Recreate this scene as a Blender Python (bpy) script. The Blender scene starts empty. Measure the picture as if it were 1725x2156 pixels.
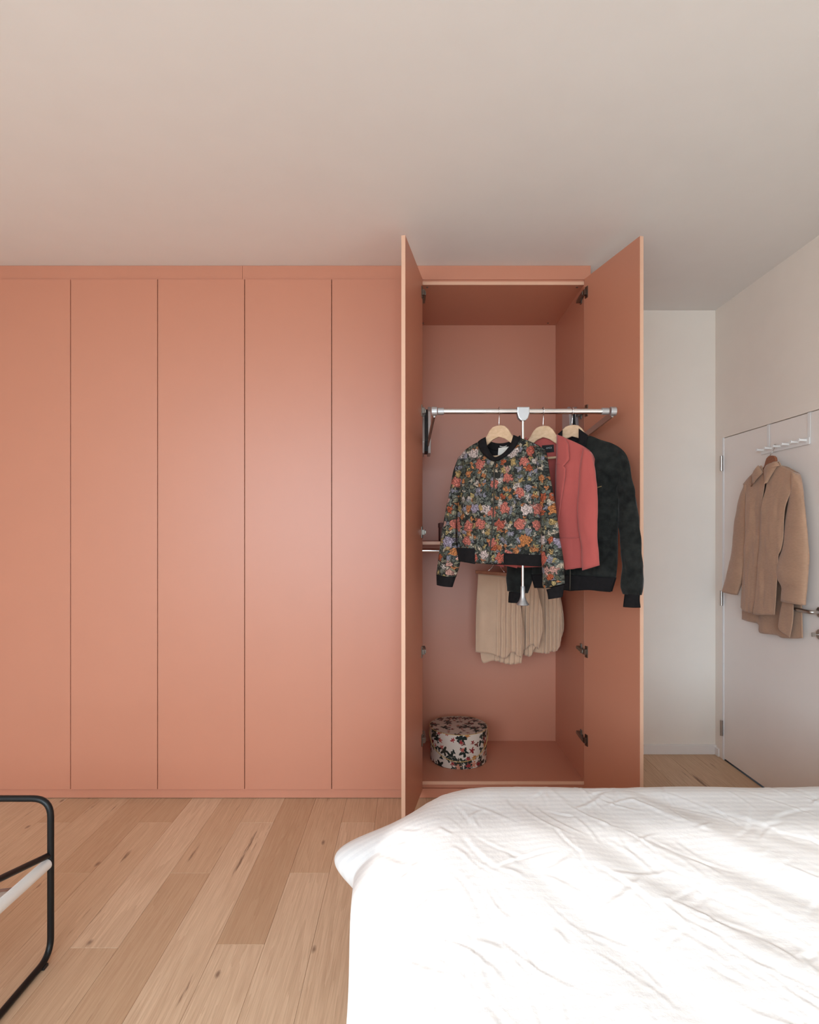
import bpy, bmesh, math, random
import numpy as np
from mathutils import Vector, noise

random.seed(7)
scene = bpy.context.scene
C = scene.collection
PI = math.pi

# ------------------------------------------------------------------ camera, world, sun, exposure
FPX, CX, CY, EYE = 1210.0, 862.5, 1122.0, 1.4466      # focal length and principal point for a 1725 x 2156 frame
cam_d = bpy.data.cameras.new('camera')
cam_d.sensor_fit = 'HORIZONTAL'
cam_d.sensor_width = 24.0
cam_d.lens = 24.0 * FPX / 1725.0
cam_d.shift_y = (CY - 1078.0) / 1725.0
cam_d.clip_start = 0.05
cam = bpy.data.objects.new('camera', cam_d)
C.objects.link(cam)
cam.location = (0, 0, EYE)
cam.rotation_euler = (PI / 2, 0, 0)
scene.camera = cam

world = bpy.data.worlds.new('sky')
scene.world = world
world.use_nodes = True
bg = world.node_tree.nodes['Background']
# hazy bright sky above the horizon, duller ground and houses below it
_wt = world.node_tree
_tc = _wt.nodes.new('ShaderNodeTexCoord'); _sp = _wt.nodes.new('ShaderNodeSeparateXYZ'); _rm = _wt.nodes.new('ShaderNodeValToRGB')
_ma = _wt.nodes.new('ShaderNodeMath'); _ma.operation = 'MULTIPLY_ADD'; _ma.inputs[1].default_value = 0.5; _ma.inputs[2].default_value = 0.5
_wt.links.new(_tc.outputs['Generated'], _sp.inputs[0]); _wt.links.new(_sp.outputs[2], _ma.inputs[0]); _wt.links.new(_ma.outputs[0], _rm.inputs[0])
_rm.color_ramp.elements[0].position = 0.49; _rm.color_ramp.elements[0].color = (0.46, 0.56, 0.63, 1)
_rm.color_ramp.elements[1].position = 0.53; _rm.color_ramp.elements[1].color = (0.70, 0.87, 1.0, 1)
_wt.links.new(_rm.outputs[0], bg.inputs[0])
bg.inputs[1].default_value = 10.6

SUN_T, SUN_K = 0.62, 0.510          # sideways and downward travel of the sunlight for each metre into the room
sun_d = bpy.data.lights.new('sun', 'SUN')
sun_d.energy = 3.3
sun_d.angle = 0.012
sun_d.color = (1.0, 0.97, 0.93)
sun = bpy.data.objects.new('sun', sun_d)
C.objects.link(sun)
sun.rotation_euler = Vector((SUN_T, 1.0, -SUN_K)).to_track_quat('-Z', 'Y').to_euler()

WX0, WX1, WZ0, WZ1, WY = -2.72, 0.90, 0.60, 2.75, -2.40     # window opening in the wall behind the camera
por_d = bpy.data.lights.new('window_portal', 'AREA')
por_d.shape = 'RECTANGLE'
por_d.size = WX1 - WX0
por_d.size_y = WZ1 - WZ0
por_d.cycles.is_portal = True
por = bpy.data.objects.new('window_portal', por_d)
C.objects.link(por)
por.location = ((WX0 + WX1) / 2, WY - 0.14, (WZ0 + WZ1) / 2)
por.rotation_euler = (PI / 2, 0, 0)

scene.view_settings.view_transform = 'Standard'
scene.view_settings.look = 'None'
scene.view_settings.gamma = 1.0
scene.view_settings.use_curve_mapping = False
scene.view_settings.exposure = 0.0
scene.cycles.use_denoising = True
scene.cycles.max_bounces = 12
scene.cycles.diffuse_bounces = 8
scene.cycles.glossy_bounces = 4
scene.cycles.sample_clamp_indirect = 6.0
scene.cycles.caustics_reflective = False
scene.cycles.caustics_refractive = False

# ------------------------------------------------------------------ materials
def srgb(r, g, b):
    f = lambda c: (c / 255 / 12.92) if c / 255 <= 0.04045 else ((c / 255 + 0.055) / 1.055) ** 2.4
    return (f(r), f(g), f(b), 1.0)

class NT:
    """small helper around a node tree"""
    def __init__(self, name):
        self.m = bpy.data.materials.new(name)
        self.m.use_nodes = True
        self.t = self.m.node_tree
        self.p = self.t.nodes['Principled BSDF']
    def n(self, kind, **kw):
        nd = self.t.nodes.new(kind)
        for k, v in kw.items():
            if k in nd.inputs.keys() and not hasattr(nd, k):
                nd.inputs[k].default_value = v
            else:
                setattr(nd, k, v)
        return nd
    def l(self, a, b):
        self.t.links.new(a, b)
    def inp(self, sock, v):
        if isinstance(v, bpy.types.NodeSocket):
            self.l(v, sock)
        else:
            sock.default_value = v
    def math(self, op, a, b=None, c=None):
        nd = self.n('ShaderNodeMath', operation=op)
        self.inp(nd.inputs[0], a)
        if b is not None: self.inp(nd.inputs[1], b)
        if c is not None: self.inp(nd.inputs[2], c)
        return nd.outputs[0]
    def vmath(self, op, a, b=None):
        nd = self.n('ShaderNodeVectorMath', operation=op)
        self.inp(nd.inputs[0], a)
        if b is not None: self.inp(nd.inputs[1], b)
        return nd
    def mix(self, fac, a, b, blend='MIX'):
        nd = self.n('ShaderNodeMix', data_type='RGBA', blend_type=blend)
        self.inp(nd.inputs[0], fac); self.inp(nd.inputs[6], a); self.inp(nd.inputs[7], b)
        return nd.outputs[2]
    def ramp(self, fac, stops, interp='LINEAR'):
        nd = self.n('ShaderNodeValToRGB')
        cr = nd.color_ramp
        cr.interpolation = interp
        while len(cr.elements) < len(stops): cr.elements.new(0.5)
        for e, (pos, col) in zip(cr.elements, stops):
            e.position = pos; e.color = col
        self.l(fac, nd.inputs[0])
        return nd.outputs[0]
    def noise(self, vec, scale, detail=3.0, rough=0.5):
        nd = self.n('ShaderNodeTexNoise')
        nd.inputs['Scale'].default_value = scale
        nd.inputs['Detail'].default_value = detail
        nd.inputs['Roughness'].default_value = rough
        if vec is not None: self.l(vec, nd.inputs['Vector'])
        return nd.outputs[0]
    def mapping(self, vec, scale=(1, 1, 1), loc=(0, 0, 0)):
        nd = self.n('ShaderNodeMapping')
        self.l(vec, nd.inputs[0])
        nd.inputs[1].default_value = loc
        nd.inputs[3].default_value = scale
        return nd.outputs[0]
    def coord(self, which='Object'):
        return self.n('ShaderNodeTexCoord').outputs[which]
    def bump(self, height, strength=0.3, dist=0.002):
        nd = self.n('ShaderNodeBump')
        nd.inputs['Strength'].default_value = strength
        nd.inputs['Distance'].default_value = dist
        self.l(height, nd.inputs['Height'])
        self.l(nd.outputs[0], self.p.inputs['Normal'])
    def set(self, color=None, rough=None, metal=None, spec=None, sheen=None):
        if color is not None: self.inp(self.p.inputs['Base Color'], color)
        if rough is not None: self.inp(self.p.inputs['Roughness'], rough)
        if metal is not None: self.p.inputs['Metallic'].default_value = metal
        if spec is not None: self.p.inputs['Specular IOR Level'].default_value = spec
        if sheen is not None:
            self.p.inputs['Sheen Weight'].default_value = sheen
        return self.m

def plain(name, col, rough=0.5, metal=0.0, spec=0.5, var=0.05, nscale=6.0, bump=0.0, bscale=300.0, sheen=None):
    """one colour with a faint procedural variation and an optional fine relief"""
    k = NT(name)
    co = k.coord()
    n1 = k.noise(co, nscale, 3)
    dark = tuple(c * (1 - var) for c in col[:3]) + (1,)
    lite = tuple(min(1, c * (1 + var)) for c in col[:3]) + (1,)
    k.set(k.ramp(n1, [(0.3, dark), (0.7, lite)]), rough, metal, spec, sheen)
    if bump:
        k.bump(k.noise(co, bscale, 2), bump, 0.001)
    return k.m

M = {}
M['wall'] = plain('white_wall_paint', (0.84, 0.775, 0.705, 1), 0.85, spec=0.3, var=0.012, bump=0.05, bscale=220)
M['ceiling'] = plain('white_ceiling_paint', (0.77, 0.76, 0.745, 1), 0.9, spec=0.2, var=0.01, bump=0.04, bscale=180)
M['trim'] = plain('white_trim_paint', (0.82, 0.79, 0.77, 1), 0.5, var=0.01)
M['doorpaint'] = plain('white_door_paint', (0.86, 0.81, 0.77, 1), 0.42, var=0.01)
CORAL = (0.540, 0.226, 0.142, 1)
M['coral'] = plain('coral_laminate', CORAL, 0.40, spec=0.6, var=0.012, nscale=3, bump=0.03, bscale=700)
M['edge'] = plain('pale_coral_edge_band', (0.70, 0.42, 0.29, 1), 0.5, var=0.02)
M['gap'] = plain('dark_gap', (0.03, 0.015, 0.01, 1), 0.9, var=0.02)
M['chrome'] = plain('chrome', (0.82, 0.82, 0.83, 1), 0.16, 1.0, var=0.02)
M['steel'] = plain('brushed_steel', (0.50, 0.47, 0.44, 1), 0.32, 1.0, var=0.05)
M['hinge'] = plain('nickel_hinge', (0.22, 0.19, 0.16, 1), 0.35, 1.0, var=0.05)
M['silverplastic'] = plain('silver_grey_plastic', (0.50, 0.50, 0.51, 1), 0.33, 0.75, var=0.02)
M['blackmetal'] = plain('black_powder_coat', (0.004, 0.0045, 0.005, 1), 0.42, spec=0.35, var=0.1)
M['blackplastic'] = plain('black_plastic', (0.012, 0.012, 0.013, 1), 0.5, var=0.1)
M['whitemetal'] = plain('white_enamel', (0.80, 0.79, 0.78, 1), 0.35, var=0.01)
M['rib'] = plain('black_rib_knit', (0.010, 0.0085, 0.009, 1), 0.95, spec=0.15, var=0.2, nscale=60)
M['lining'] = plain('black_lining', (0.008, 0.007, 0.008, 1), 0.8, spec=0.2, var=0.1)
M['labelwhite'] = plain('cream_woven_label', (0.62, 0.58, 0.53, 1), 0.8, var=0.03, nscale=200)
M['labelblack'] = plain('black_woven_label', (0.004, 0.004, 0.005, 1), 0.8, var=0.03)
M['inkgrey'] = plain('grey_thread', (0.35, 0.35, 0.36, 1), 0.8, var=0.02)
M['inkdark'] = plain('dark_thread', (0.08, 0.07, 0.065, 1), 0.8, var=0.02)
M['zipmetal'] = plain('dark_zip', (0.05, 0.04, 0.03, 1), 0.5, 0.6, var=0.1)
M['brass'] = plain('dull_brass', (0.28, 0.20, 0.10, 1), 0.45, 0.9, var=0.1)
M['cord'] = plain('gold_cord', (0.55, 0.36, 0.13, 1), 0.55, 0.2, var=0.1, nscale=300)
M['maroonbox'] = plain('dark_maroon_card', (0.085, 0.022, 0.016, 1), 0.6, var=0.05)
M['mattress'] = plain('mattress_ticking', (0.70, 0.69, 0.67, 1), 0.9, var=0.02)

def wood(name, c0, c1, stretch=(14, 1.2, 14), rough=0.5):
    k = NT(name)
    co = k.mapping(k.coord(), stretch)
    n = k.noise(co, 3.0, 6, 0.6)
    k.set(k.ramp(n, [(0.3, c0), (0.7, c1)]), rough, spec=0.4)
    k.bump(n, 0.1, 0.001)
    return k.m
M['hangerwood'] = wood('pale_beech', (0.50, 0.32, 0.19, 1), (0.66, 0.46, 0.30, 1), (3, 20, 20))
M['redwood'] = wood('reddish_cedar', (0.23, 0.075, 0.035, 1), (0.36, 0.14, 0.07, 1), (3, 20, 20))
M['bedwood'] = wood('oak_bed', (0.30, 0.19, 0.11, 1), (0.40, 0.26, 0.15, 1))

def oak_planks():
    k = NT('oak_plank')
    oi = k.n('ShaderNodeObjectInfo')
    osc = k.n('ShaderNodeSeparateColor'); k.l(oi.outputs['Color'], osc.inputs[0])
    rnd = osc.outputs[1]
    tn = osc.outputs[0]
    co = k.coord()
    off = k.n('ShaderNodeCombineXYZ')
    k.l(k.math('MULTIPLY', rnd, 37.0), off.inputs[0]); k.l(k.math('MULTIPLY', rnd, 91.0), off.inputs[1])
    v = k.vmath('ADD', co, off.outputs[0]).outputs[0]
    warp = k.noise(k.mapping(v, (5, 0.9, 1)), 1.6, 2)
    vw = k.vmath('ADD', v, k.vmath('SCALE', k.n('ShaderNodeCombineXYZ').outputs[0]).outputs[0]).outputs[0]
    # long cathedral grain: bands of a strongly stretched distorted noise
    g = k.n('ShaderNodeTexNoise')
    g.inputs['Scale'].default_value = 1.0; g.inputs['Detail'].default_value = 5
    g.inputs['Distortion'].default_value = 0.8
    k.l(k.mapping(vw, (16, 0.75, 1)), g.inputs['Vector'])
    bands = k.math('FRACT', k.math('MULTIPLY', g.outputs[0], 7.0))
    fine = k.noise(k.mapping(v, (190, 5.0, 1)), 1.0, 4, 0.65)
    tone = k.ramp(tn, [(0.0, (0.48, 0.305, 0.18, 1)), (0.30, (0.58, 0.395, 0.25, 1)),
                        (0.65, (0.65, 0.465, 0.31, 1)), (1.0, (0.72, 0.535, 0.37, 1))])
    c = k.mix(k.math('MULTIPLY', bands, 0.30), tone, (0.36, 0.19, 0.10, 1))
    c = k.mix(k.math('MULTIPLY', k.ramp(fine, [(0.42, (0, 0, 0, 1)), (0.62, (1, 1, 1, 1))]), 0.26), c, (0.28, 0.14, 0.07, 1))
    c = k.mix(k.math('MULTIPLY', warp, 0.22), c, (0.76, 0.55, 0.38, 1))
    # dark cracks along the grain and round knots
    cr = k.noise(k.mapping(v, (26, 1.5, 1), (3.3, 9.1, 0)), 1.0, 5, 0.62)
    crack = k.ramp(cr, [(0.645, (0, 0, 0, 1)), (0.70, (1, 1, 1, 1))])
    c = k.mix(k.math('MULTIPLY', crack, 0.75), c, (0.12, 0.055, 0.03, 1))
    vo = k.n('ShaderNodeTexVoronoi', voronoi_dimensions='2D')
    vo.inputs['Scale'].default_value = 1.0
    k.l(k.mapping(v, (7.0, 3.2, 1)), vo.inputs['Vector'])
    sel = k.math('GREATER_THAN', k.n('ShaderNodeSeparateColor').outputs[0], 0.5)
    sc = k.n('ShaderNodeSeparateColor'); k.l(vo.outputs['Color'], sc.inputs[0])
    has = k.math('GREATER_THAN', sc.outputs[0], 0.80)
    kd = k.math('ADD', vo.outputs['Distance'], k.math('MULTIPLY', k.noise(k.mapping(v, (30, 18, 1)), 2.0, 2), 0.05))
    knot = k.math('MULTIPLY', k.ramp(kd, [(0.045, (1, 1, 1, 1)), (0.10, (0, 0, 0, 1))]), has)
    c = k.mix(k.math('MULTIPLY', knot, 0.72), c, (0.14, 0.075, 0.05, 1))
    k.set(c, k.ramp(fine, [(0.3, (0.42, 0.42, 0.42, 1)), (0.7, (0.55, 0.55, 0.55, 1))]), spec=0.4)
    k.bump(fine, 0.12, 0.0006)
    return k.m
M['oak'] = oak_planks()

def duvet_mat():
    k = NT('white_striped_cotton')
    co = k.coord()
    sx = k.n('ShaderNodeSeparateXYZ'); k.l(co, sx.inputs[0])
    w = k.math('SINE', k.math('MULTIPLY', sx.outputs[1], 2 * PI / 0.027))
    st = k.ramp(k.math('MULTIPLY_ADD', w, 0.5, 0.5), [(0.40, (0.80, 0.80, 0.80, 1)), (0.60, (0.755, 0.755, 0.76, 1))])
    k.set(st, 0.75, spec=0.3, sheen=0.1)
    a = k.noise(k.mapping(co, (9, 9, 9)), 1.0, 6, 0.6)
    b = k.noise(co, 420.0, 2)
    k.bump(k.math('MULTIPLY_ADD', b, 0.04, a), 0.35, 0.012)
    return k.m
M['duvet'] = duvet_mat()

def cloth(name, col, var=0.12, weave=900.0, rough=0.85, sheen=0.25, slub=None, bump=0.25):
    k = NT(name)
    co = k.coord()
    n1 = k.noise(co, 9.0, 4, 0.6)
    v = k.mapping(co, slub) if slub else co
    n2 = k.noise(v, 1.0 if slub else weave, 3, 0.6)
    lo = tuple(c * (1 - var) for c in col[:3]) + (1,); hi = tuple(min(1, c * (1 + var)) for c in col[:3]) + (1,)
    c = k.ramp(k.math('MULTIPLY_ADD', n2, 0.5, k.math('MULTIPLY', n1, 0.5)), [(0.35, lo), (0.65, hi)])
    k.set(c, rough, spec=0.2, sheen=sheen)
    k.bump(k.math('MULTIPLY_ADD', n2, 0.3, k.math('MULTIPLY', n1, 1.0)), bump, 0.004)
    return k.m
M['blazer'] = cloth('coral_red_crepe', (0.375, 0.076, 0.066, 1), 0.06, 500)
M['suede'] = cloth('dark_green_suede', (0.0100, 0.0106, 0.0096, 1), 0.9, 30, 0.95, 0.10, bump=0.7)
M['linen'] = cloth('tan_crinkled_linen', (0.45, 0.275, 0.18, 1), 0.10, slub=(50, 50, 210), bump=1.0)
M['trouser'] = cloth('beige_cotton', (0.56, 0.37, 0.25, 1), 0.06, 600)
M['sling'] = cloth('white_canvas', (0.74, 0.71, 0.67, 1), 0.04, 500)
M['browncloth'] = cloth('brown_trim_cloth', (0.16, 0.07, 0.045, 1), 0.08, 500)

def floral(name, base, layers, rough=0.8, relief=0.5, mottle=None, warp=0.012, lobes=0.24, lines=0):
    """a print of scattered blossoms and leaves laid out in the cloth's own coordinates (UV in metres)"""
    k = NT(name)
    uv = k.n('ShaderNodeUVMap').outputs[0]
    wob = k.n('ShaderNodeTexNoise', noise_dimensions='2D')
    wob.inputs['Scale'].default_value = 60; wob.inputs['Detail'].default_value = 2
    k.l(uv, wob.inputs['Vector'])
    d = k.vmath('SCALE', k.vmath('SUBTRACT', wob.outputs[1], (0.5, 0.5, 0.5)).outputs[0])
    d.inputs['Scale'].default_value = warp
    uvw = k.vmath('ADD', uv, d.outputs[0]).outputs[0]
    col = base
    if mottle:
        vm = k.n('ShaderNodeTexVoronoi', voronoi_dimensions='2D')
        vm.inputs['Scale'].default_value = mottle[0]; k.l(uvw, vm.inputs['Vector'])
        ve = k.n('ShaderNodeTexVoronoi', voronoi_dimensions='2D', feature='DISTANCE_TO_EDGE')
        ve.inputs['Scale'].default_value = mottle[0]; k.l(uvw, ve.inputs['Vector'])
        s0 = k.n('ShaderNodeSeparateColor'); k.l(vm.outputs['Color'], s0.inputs[0])
        leaf = k.ramp(s0.outputs[0], mottle[1], 'CONSTANT')
        rib = k.math('FRACT', k.math('MULTIPLY', vm.outputs['Distance'], 3.2))
        leaf = k.mix(k.math('MULTIPLY', rib, 0.55), leaf, base)
        edge = k.ramp(ve.outputs['Distance'], [(0.05, (0, 0, 0, 1)), (0.16, (1, 1, 1, 1))])
        col = k.mix(edge, base, leaf)
    hsum = None
    for (scale, off, petals, R, thr, stops, rings, dark) in layers:
        v = k.mapping(uvw, (scale, scale, scale), off)
        vo = k.n('ShaderNodeTexVoronoi', voronoi_dimensions='2D')
        vo.inputs['Scale'].default_value = 1.0; vo.inputs['Randomness'].default_value = 0.85
        k.l(v, vo.inputs['Vector'])
        loc = k.vmath('SUBTRACT', v, vo.outputs['Position']).outputs[0]
        s = k.n('ShaderNodeSeparateXYZ'); k.l(loc, s.inputs[0])
        sc = k.n('ShaderNodeSeparateColor'); k.l(vo.outputs['Color'], sc.inputs[0])
        ang = k.math('ARCTAN2', s.outputs[1], s.outputs[0])
        ph = k.math('MULTIPLY', sc.outputs[2], 6.28)
        lob = k.math('COSINE', k.math('MULTIPLY_ADD', ang, petals, ph))
        rad = k.math('MULTIPLY', k.math('MULTIPLY_ADD', lob, lobes, 1 - lobes), k.math('MULTIPLY_ADD', sc.outputs[2], R * 0.4, R * 0.75))
        q = k.math('DIVIDE', vo.outputs['Distance'], rad)
        mask = k.math('MULTIPLY', k.math('LESS_THAN', q, 1.0), k.math('GREATER_THAN', sc.outputs[1], thr))
        pc = k.ramp(sc.outputs[0], stops, 'CONSTANT')
        ring = k.math('FRACT', k.math('ADD', k.math('MULTIPLY', q, rings), k.math('MULTIPLY', lob, 0.25)))
        shade = k.ramp(ring, [(0.0, dark), (0.22, (1, 1, 1, 1)), (0.8, (0.82, 0.80, 0.80, 1)), (1.0, (0.45, 0.42, 0.42, 1))])
        pc = k.mix(1.0, pc, shade, 'MULTIPLY')
        rim = k.math('GREATER_THAN', q, 0.9)
        pc = k.mix(k.math('MULTIPLY', rim, 0.7), pc, base)
        col = k.mix(mask, col, pc)
        h = k.math('MULTIPLY', mask, k.math('SUBTRACT', 1.0, q))
        hsum = h if hsum is None else k.math('MAXIMUM', hsum, h)
    if lines:
        v2 = k.n('ShaderNodeTexVoronoi', voronoi_dimensions='2D', feature='DISTANCE_TO_EDGE')
        v2.inputs['Scale'].default_value = lines; k.l(uvw, v2.inputs['Vector'])
        ln = k.ramp(v2.outputs['Distance'], [(0.02, (1, 1, 1, 1)), (0.12, (0, 0, 0, 1))])
        col = k.mix(k.math('MULTIPLY', ln, 0.72), col, base)
        n2 = k.n('ShaderNodeTexNoise', noise_dimensions='2D'); n2.inputs['Scale'].default_value = 170; n2.inputs['Detail'].default_value = 3
        k.l(uvw, n2.inputs['Vector'])
        col = k.mix(0.8, col, k.ramp(n2.outputs[0], [(0.32, (0.35, 0.33, 0.32, 1)), (0.62, (1.1, 1.08, 1.05, 1))]), 'MULTIPLY')
    k.set(col, rough, spec=0.25)
    if relief:
        k.bump(hsum, relief, 0.004)
    return k.m
Z = lambda r, g, b: srgb(r * 0.88 + 14, g * 0.88 + 14, b * 0.88 + 14)
M['floral'] = floral('floral_jacquard', (0.010, 0.010, 0.009, 1), [
    (46, (3.1, 1.7, 0), 4, 0.50, 0.25, [(0, Z(124, 128, 116)), (0.28, Z(92, 88, 66)), (0.44, Z(204, 188, 166)), (0.60, Z(200, 124, 72)),
        (0.70, Z(140, 138, 152)), (0.82, Z(190, 166, 108)), (0.91, Z(96, 106, 98))], 1.8, (0.12, 0.1, 0.1, 1)),
    (25, (7.7, 2.4, 0), 6, 0.46, 0.50, [(0, Z(214, 160, 146)), (0.2, Z(200, 124, 72)), (0.38, Z(212, 198, 188)), (0.58, Z(154, 150, 164)),
        (0.72, Z(188, 86, 48)), (0.86, Z(192, 160, 100))], 2.4, (0.16, 0.1, 0.1, 1)),
    (14.5, (1.3, 5.2, 0), 5, 0.44, 0.55, [(0, Z(214, 118, 102)), (0.35, Z(206, 128, 68)), (0.55, Z(222, 202, 196)), (0.75, Z(200, 98, 78)),
        (0.9, Z(168, 156, 178))], 3.1, (0.18, 0.09, 0.09, 1)),
  ], mottle=(52, [(0, Z(84, 88, 78)), (0.2, Z(128, 132, 122)), (0.38, Z(40, 40, 34)), (0.52, Z(100, 108, 102)), (0.70, Z(150, 142, 116)), (0.85, Z(56, 60, 54))]), warp=0.026, lobes=0.13, lines=80)
GRN = (0.012, 0.02, 0.016, 1)
M['hatbox'] = floral('rose_print_paper', (0.60, 0.53, 0.46, 1), [
    (13, (0.6, 0.3, 0), 5, 0.56, 0.28, [(0, GRN), (0.5, Z(30, 40, 36)), (0.8, Z(48, 44, 34))], 1.2, (0.6, 0.6, 0.6, 1)),
    (24, (2.2, 1.3, 0), 3, 0.46, 0.52, [(0, GRN), (0.5, Z(28, 38, 34)), (0.7, Z(52, 58, 48)), (0.85, Z(120, 60, 50))], 1.1, (0.5, 0.5, 0.5, 1)),
    (22, (5.2, 4.1, 0), 5, 0.42, 0.45, [(0, Z(196, 92, 80)), (0.3, Z(140, 28, 32)), (0.55, Z(220, 140, 110)), (0.7, Z(210, 130, 60)), (0.82, Z(170, 40, 44))], 2.2, (0.5, 0.4, 0.4, 1)),
  ], rough=0.55, relief=0.0, warp=0.015, lobes=0.30)
M['hatlid'] = floral('rose_print_lid_paper', (0.46, 0.36, 0.30, 1), [
    (17, (4.6, 0.3, 0), 5, 0.56, 0.30, [(0, GRN), (0.5, Z(40, 30, 26)), (0.8, Z(66, 40, 32))], 1.2, (0.6, 0.6, 0.6, 1)),
    (32, (5.7, 4.9, 0), 5, 0.46, 0.40, [(0, Z(150, 78, 66)), (0.3, Z(96, 26, 28)), (0.55, Z(168, 100, 80)), (0.75, Z(30, 26, 24))], 2.2, (0.5, 0.4, 0.4, 1)),
  ], rough=0.6, relief=0.0, warp=0.015, lobes=0.30)

# ------------------------------------------------------------------ object helpers
def tag(o, label=None, cat=None, group=None, kind=None):
    if label: o['label'] = label
    if cat: o['category'] = cat
    if group: o['group'] = group
    if kind: o['kind'] = kind
    return o

def empty(name, loc, label, cat, group=None, kind=None):
    o = bpy.data.objects.new(name, None)
    o.empty_display_size = 0.05
    C.objects.link(o)
    o.location = loc
    return tag(o, label, cat, group, kind)

def world_loc(o):
    v = Vector((0, 0, 0))
    while o is not None:
        v += o.location
        o = o.parent
    return v

class MB:
    def __init__(self):
        self.v, self.f, self.uv = [], [], []
    def add(self, verts, faces, uvs=None):
        b = len(self.v)
        self.v += [tuple(p) for p in verts]
        self.uv += list(uvs) if uvs is not None else [(0.0, 0.0)] * len(verts)
        self.f += [tuple(i + b for i in f) for f in faces]
        return self
    def box(self, x0, x1, y0, y1, z0, z1):
        v = [(x, y, z) for z in (z0, z1) for y in (y0, y1) for x in (x0, x1)]
        return self.add(v, [(0, 2, 3, 1), (4, 5, 7, 6), (0, 1, 5, 4), (2, 6, 7, 3), (0, 4, 6, 2), (1, 3, 7, 5)])
    def tube(self, pts, r, seg=12, caps=True, flat=1.0):
        P = [Vector(p) for p in pts]
        n = len(P)
        R = r if hasattr(r, '__len__') else [r] * n
        t0 = (P[1] - P[0]).normalized()
        a = t0.orthogonal().normalized()
        rings = []
        for i in range(n):
            t = (P[min(i + 1, n - 1)] - P[max(i - 1, 0)]).normalized()
            a = (a - t * a.dot(t)).normalized()
            b = t.cross(a)
            rings.append([P[i] + (a * math.cos(2 * PI * j / seg) + b * math.sin(2 * PI * j / seg) * flat) * R[i] for j in range(seg)])
        verts = [p for rg in rings for p in rg]
        faces = [(i * seg + j, i * seg + (j + 1) % seg, (i + 1) * seg + (j + 1) % seg, (i + 1) * seg + j) for i in range(n - 1) for j in range(seg)]
        if caps:
            faces.append(tuple(range(seg - 1, -1, -1)))
            faces.append(tuple((n - 1) * seg + j for j in range(seg)))
        return self.add(verts, faces)
    def lathe(self, prof, c, seg=40, uvscale=None):
        """profile of (radius, z) turned round the vertical through c"""
        n = len(prof); verts = []; uvs = []
        for i, (r, z) in enumerate(prof):
            for j in range(seg + 1):
                a = 2 * PI * j / seg
                verts.append((c[0] + r * math.cos(a), c[1] + r * math.sin(a), c[2] + z))
                uvs.append((a * uvscale, z) if uvscale else (r * math.cos(a), r * math.sin(a)))
        s = seg + 1
        faces = [(i * s + j, i * s + j + 1, (i + 1) * s + j + 1, (i + 1) * s + j) for i in range(n - 1) for j in range(seg)]
        return self.add(verts, faces, uvs)
    def build(self, name, mat, parent=None, smooth=False, bevel=0.0, solid=0.0, subsurf=0, angle=None):
        off = world_loc(parent) if parent is not None else Vector((0, 0, 0))
        me = bpy.data.meshes.new(name)
        me.from_pydata([tuple(Vector(p) - off) for p in self.v], [], self.f)
        me.update()
        bm = bmesh.new(); bm.from_mesh(me)
        uvl = bm.loops.layers.uv.new('UVMap')
        for f in bm.faces:
            for lp in f.loops:
                lp[uvl].uv = self.uv[lp.vert.index]
        bmesh.ops.recalc_face_normals(bm, faces=bm.faces)
        if bevel:
            bmesh.ops.bevel(bm, geom=[e for e in bm.edges if len(e.link_faces) == 2 and e.calc_face_angle(0) > 0.6], offset=bevel, segments=2, affect='EDGES', profile=0.6)
        if smooth:
            for f in bm.faces: f.smooth = True
            if angle:
                for e in bm.edges:
                    if len(e.link_faces) == 2 and e.calc_face_angle(0) > angle: e.smooth = False
        bm.to_mesh(me); bm.free()
        me.materials.append(mat)
        o = bpy.data.objects.new(name, me)
        C.objects.link(o)
        if parent is not None: o.parent = parent
        if solid:
            md = o.modifiers.new('thickness', 'SOLIDIFY'); md.thickness = solid; md.offset = 0.0
        if subsurf:
            md = o.modifiers.new('smooth', 'SUBSURF'); md.levels = subsurf; md.render_levels = subsurf
        return o

def boxobj(name, mat, parent, x0, x1, y0, y1, z0, z1, bevel=0.0015):
    return MB().box(x0, x1, y0, y1, z0, z1).build(name, mat, parent, bevel=bevel)

def fillet(pts, r, n=6):
    """round the inner corners of a 3-D polyline"""
    P = [Vector(p) for p in pts]
    out = [P[0]]
    for i in range(1, len(P) - 1):
        a, b, c = P[i - 1], P[i], P[i + 1]
        d1, d2 = (a - b), (c - b)
        rr = min(r, d1.length * 0.49, d2.length * 0.49)
        p1, p2 = b + d1.normalized() * rr, b + d2.normalized() * rr
        for k in range(n + 1):
            t = k / n
            out.append((1 - t) ** 2 * p1 + 2 * t * (1 - t) * b + t * t * p2)
    out.append(P[-1])
    return out

def structure(o, label, cat):
    return tag(o, label, cat, kind='structure')

# ------------------------------------------------------------------ the room
H = 2.904
XL, XR, YB, YF = -2.80, 2.005, 3.765, WY
structure(boxobj('ceiling', M['ceiling'], None, XL - 0.2, XR + 0.2, YF - 0.3, YB + 0.2, H, H + 0.12, 0), 'smooth white painted ceiling above the coral wardrobe', 'ceiling')
structure(boxobj('wall_back', M['wall'], None, XL - 0.2, XR + 0.2, YB, YB + 0.15, 0, H, 0), 'white painted wall behind the wardrobe', 'wall')
structure(boxobj('wall_left', M['wall'], None, XL - 0.15, XL, YF, YB, 0, H, 0), 'white painted wall at the end of the closed wardrobes', 'wall')
DY0, DY1, DZ = 2.735, 3.668, 2.049           # door leaf along the right wall
FY0, FY1, FZ = DY0 - 0.055, DY1 + 0.045, DZ + 0.055
mb = MB()
mb.box(XR, XR + 0.15, FY1, YB, 0, H); mb.box(XR, XR + 0.15, YF, FY0, 0, H); mb.box(XR, XR + 0.15, FY0, FY1, FZ, H)
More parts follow.
